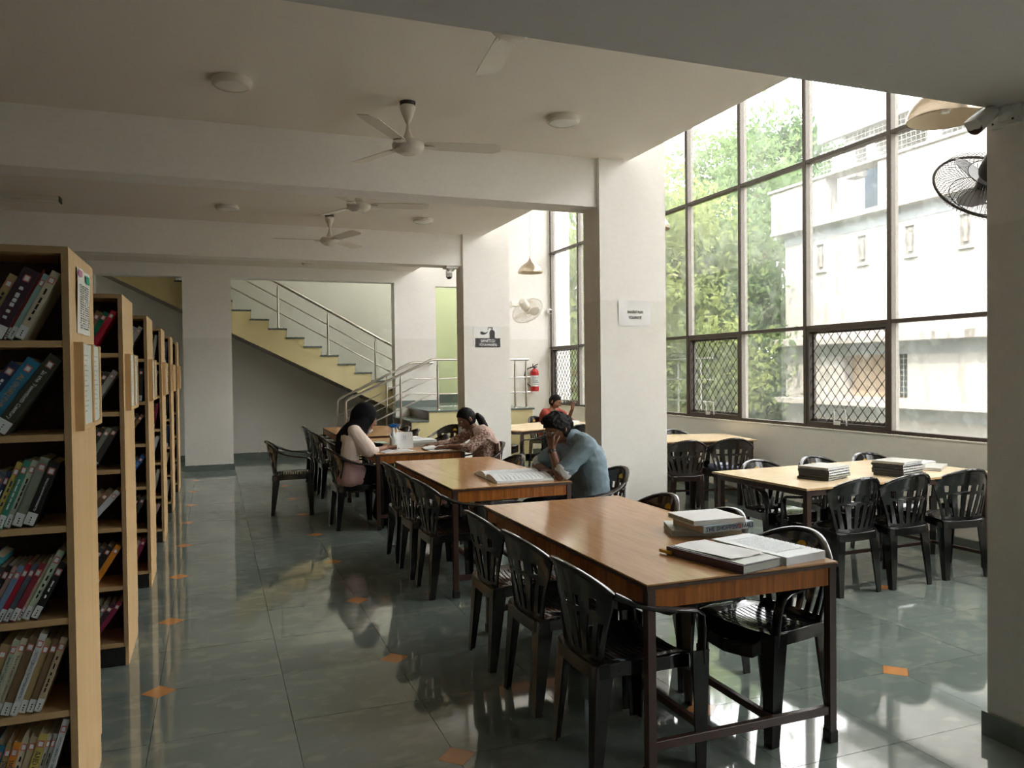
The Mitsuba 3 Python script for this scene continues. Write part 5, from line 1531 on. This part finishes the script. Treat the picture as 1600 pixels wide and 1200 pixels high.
# ---- the woman with the ponytail
W = mv(2.585, 7.73, 0) @ rz(180)
HB = mv(.120, -.06, 1.055) @ rz(4) @ ry(28)
Ls, Rs = (.0, .155, .905), (.02, -.165, .915)
Le, Lw = (.17, .185, .772), (.37, .06, .785)
Re, Rw = (.22, -.27, .785), (.42, -.22, .790)
torso = [hull_of([(-.02, .085, .50), (-.02, -.085, .50), (-.05, .08, .66), (-.05, -.08, .66)], [.105, .105, .08, .08]), hull_of([(-.05, .08, .66), (-.05, -.08, .66), (-.03, .10, .83), (-.03, -.10, .83)], [.08, .08, .088, .088]),
         hull_of([(-.03, .10, .83), (-.03, -.10, .83), (.0, .13, .90), (.0, -.13, .90), (.03, -.01, .93)], [.088, .088, .048, .048, .05])]
arms = [bone(Ls, .046, Le, .038), bone(Le, .035, Lw, .023), bone(Rs, .046, Re, .038), bone(Re, .035, Rw, .023)]
legs = []
for s in (1, -1):
    legs += [bone((.0, .085 * s, .50), .085, (.40, .10 * s, .52), .058), bone((.40, .10 * s, .52), .054, (.36, .10 * s, .09), .036), bone((.35, .10 * s, .06), .032, (.47, .11 * s, .033), .028)]
neck = [bone((.02, -.01, .90), .05, (.085, -.045, .995), .045)]
bra = person('person', 'woman with a long black ponytail and patterned pink dress reading at the third table', W, 'skin_dark', torso, arms, legs, HB, neck,
             [(hand_shape(True, (14, 20, 14), 5), aim(Lw, (1, -.3, -.06), (0, 0, 1))), (hand_shape(False, (12, 18, 12), 7), aim(Rw, (1, .12, -.08), (0, 0, 1)))])
dress_head(bra, HB, W, 'skin_dark')
dr_ = flesh([hull_of([(-.02, .09, .49), (-.02, -.09, .49), (-.05, .08, .66), (-.05, -.08, .66)], [.12, .12, .095, .095]), hull_of([(-.05, .08, .66), (-.05, -.08, .66), (-.03, .10, .83), (-.03, -.10, .83)], [.095, .095, .10, .10]),
             hull_of([(-.03, .10, .83), (-.03, -.10, .83), (.0, .135, .90), (.0, -.135, .90)], [.10, .10, .06, .06]), bone(Ls, .062, Le, .054), bone(mid(Le, Lw, 0), .052, mid(Le, Lw, .35), .042), bone(Rs, .062, Re, .052), bone(Re, .050, mid(Re, Rw, .72), .033)], .017, 12)
obj('dress', xf(folds(dr_, .006, (24, 24, 18), 7), W), 'cloth_print', bra, smooth=True, label='pink dress with a brown pattern')
lo = []
for s in (1, -1):
    lo += [bone((-.0, .09 * s, .50), .112, (.40, .10 * s, .52), .080), bone((.40, .10 * s, .52), .076, (.36, .10 * s, .10), .055)]
obj('trousers', xf(flesh(lo, .02, 8), W), 'cloth_pink', bra, smooth=True)
du = []
for k in range(13):      # pleated scarf over the near shoulder and down the back
    yy = .03 + .0155 * k
    dz = .0009 * k * k
    bk = .018 * math.sin(k / 12 * 1.7)
    pts = [(.085, yy * .5, .940 - .6 * dz), (.035, yy * .85, .975 - .7 * dz), (-.03, yy, .985 - dz), (-.10, yy + .008, .94 - dz), (-.145 + bk, yy + .008, .82), (-.160 + bk, yy + .006, .68), (-.155 + bk, yy, .50)]
    du.append(tube(pts, [.009, .0105, .0115, .0115, .0115, .0115, .010], 8))
obj('scarf', xf(folds(join(du), .003, (30, 30, 12), 2), W), 'cloth_striped', bra, smooth=True, label='pale pink pleated scarf')
cap_hair(HB, W, bra, (1.07, 1.085, 1.07), [((-.3, -.3, -.4), (.4, .3, -.07), None)], .003, (60, 12, 60), 5, (), ((.100, 0, -.030), (.098, .13, .098)))
R_ = HB[:3, :3]
hb = HB[:3, 3] + R_ @ np.array([-.085, .0, -.01])
tail = tube([hb, hb + [-.03, .01, .004], hb + [-.066, .025, -.04], hb + [-.098, .035, -.11], hb + [-.125, .04, -.19], hb + [-.142, .045, -.255], hb + [-.15, .045, -.29]], [.026, .030, .040, .042, .034, .020, .004], 14)
obj('ponytail', xf(folds(arr(mfd(tail).refine_to_length(.015)), .004, (60, 60, 14), 3), W), 'hair_black', bra, smooth=True)
obj('hair_band', xf(tube([hb + np.array([-.012, .002, .006]) + .024 * np.array([.35 * math.sin(g), math.cos(g), math.sin(g)]) for g in np.linspace(0, 2 * np.pi, 16, endpoint=False)], .007, 8, closed=True), W), 'cloth_cream', bra, smooth=True)
for s in (1, -1):
    obj('shoe', xf(arr(hull_of([(.33, .10 * s, .04), (.36, .10 * s, .05), (.50, .115 * s, .03)], [.036, .03, .026])), W), 'strap_black', bra, smooth=True)

# ---- the woman in red at the corner table
W = mv(5.07, 11.56, 0) @ rz(297)
HR = mv(.095, 0, 1.05) @ rz(14) @ ry(24)
Ls, Rs = (.02, .165, .885), (.02, -.165, .885)
Le, Lw = (.20, .23, .785), (.30, .20, .93)
Re, Rw = (.20, -.24, .785), (.40, -.06, .790)
torso = [hull_of([(-.02, .085, .50), (-.02, -.085, .50), (-.03, .085, .66), (-.03, -.085, .66)], [.105, .105, .085, .085]), hull_of([(-.03, .085, .66), (-.03, -.085, .66), (-.01, .11, .82), (-.01, -.11, .82)], [.085, .085, .09, .09]),
         hull_of([(-.01, .11, .82), (-.01, -.11, .82), (.02, .14, .88), (.02, -.14, .88), (.04, 0, .91)], [.09, .09, .05, .05, .05])]
arms = [bone(Ls, .047, Le, .038), bone(Le, .036, Lw, .024), bone(Rs, .047, Re, .038), bone(Re, .036, Rw, .024)]
legs = []
for s in (1, -1):
    legs += [bone((.0, .085 * s, .50), .085, (.38, .10 * s, .52), .058), bone((.38, .10 * s, .52), .054, (.34, .10 * s, .09), .036), bone((.33, .10 * s, .06), .032, (.45, .11 * s, .033), .028)]
neck = [bone((.03, 0, .89), .048, (.06, 0, .98), .044)]
red = person('person', 'woman in a red top reading at the corner table by the far window', W, 'skin_brown', torso, arms, legs, HR, neck,
             [(hand_shape(True, (35, 45, 30), 5), aim(Lw, (.2, -.2, 1), (-1, 0, .2))), (hand_shape(False, (14, 20, 14), 5), aim(Rw, (1, .3, -.06), (0, 0, 1)))])
dress_head(red, HR, W, 'skin_brown')
k_ = flesh([hull_of([(-.02, .09, .49), (-.02, -.09, .49), (-.03, .085, .66), (-.03, -.085, .66)], [.12, .12, .10, .10]), hull_of([(-.03, .085, .66), (-.03, -.085, .66), (-.01, .11, .82), (-.01, -.11, .82)], [.10, .10, .104, .104]),
            hull_of([(-.01, .11, .82), (-.01, -.11, .82), (.02, .145, .88), (.02, -.145, .88)], [.104, .104, .062, .062]), bone(Ls, .062, mid(Ls, Le, .8), .056), bone(Rs, .062, mid(Rs, Re, .8), .056)], .018, 12)
obj('top', xf(folds(k_, .007, (22, 22, 14), 11), W), 'cloth_red', red, smooth=True, label='red top with cream sleeve hems')
for a, b in ((Ls, Le), (Rs, Re)):
    obj('sleeve_hem', xf(tube([mid(a, b, .78), mid(a, b, .92)], [.060, .058], 18), W), 'cloth_cream', red, smooth=40)
lo = []
for s in (1, -1):
    lo += [bone((-.0, .09 * s, .50), .112, (.38, .10 * s, .52), .078), bone((.38, .10 * s, .52), .074, (.34, .10 * s, .10), .055)]
obj('trousers', xf(flesh(lo, .02, 8), W), 'trouser_dark', red, smooth=True)
cap_hair(HR, W, red, (1.07, 1.085, 1.06), [((-.3, -.3, -.4), (.4, .3, -.07), None)], .003, (60, 12, 60), 8, (), ((.100, 0, -.030), (.092, .13, .100)))
for s in (1, -1):
    obj('shoe', xf(arr(hull_of([(.31, .10 * s, .04), (.34, .10 * s, .05), (.46, .115 * s, .03)], [.036, .03, .026])), W), 'strap_black', red, smooth=True)
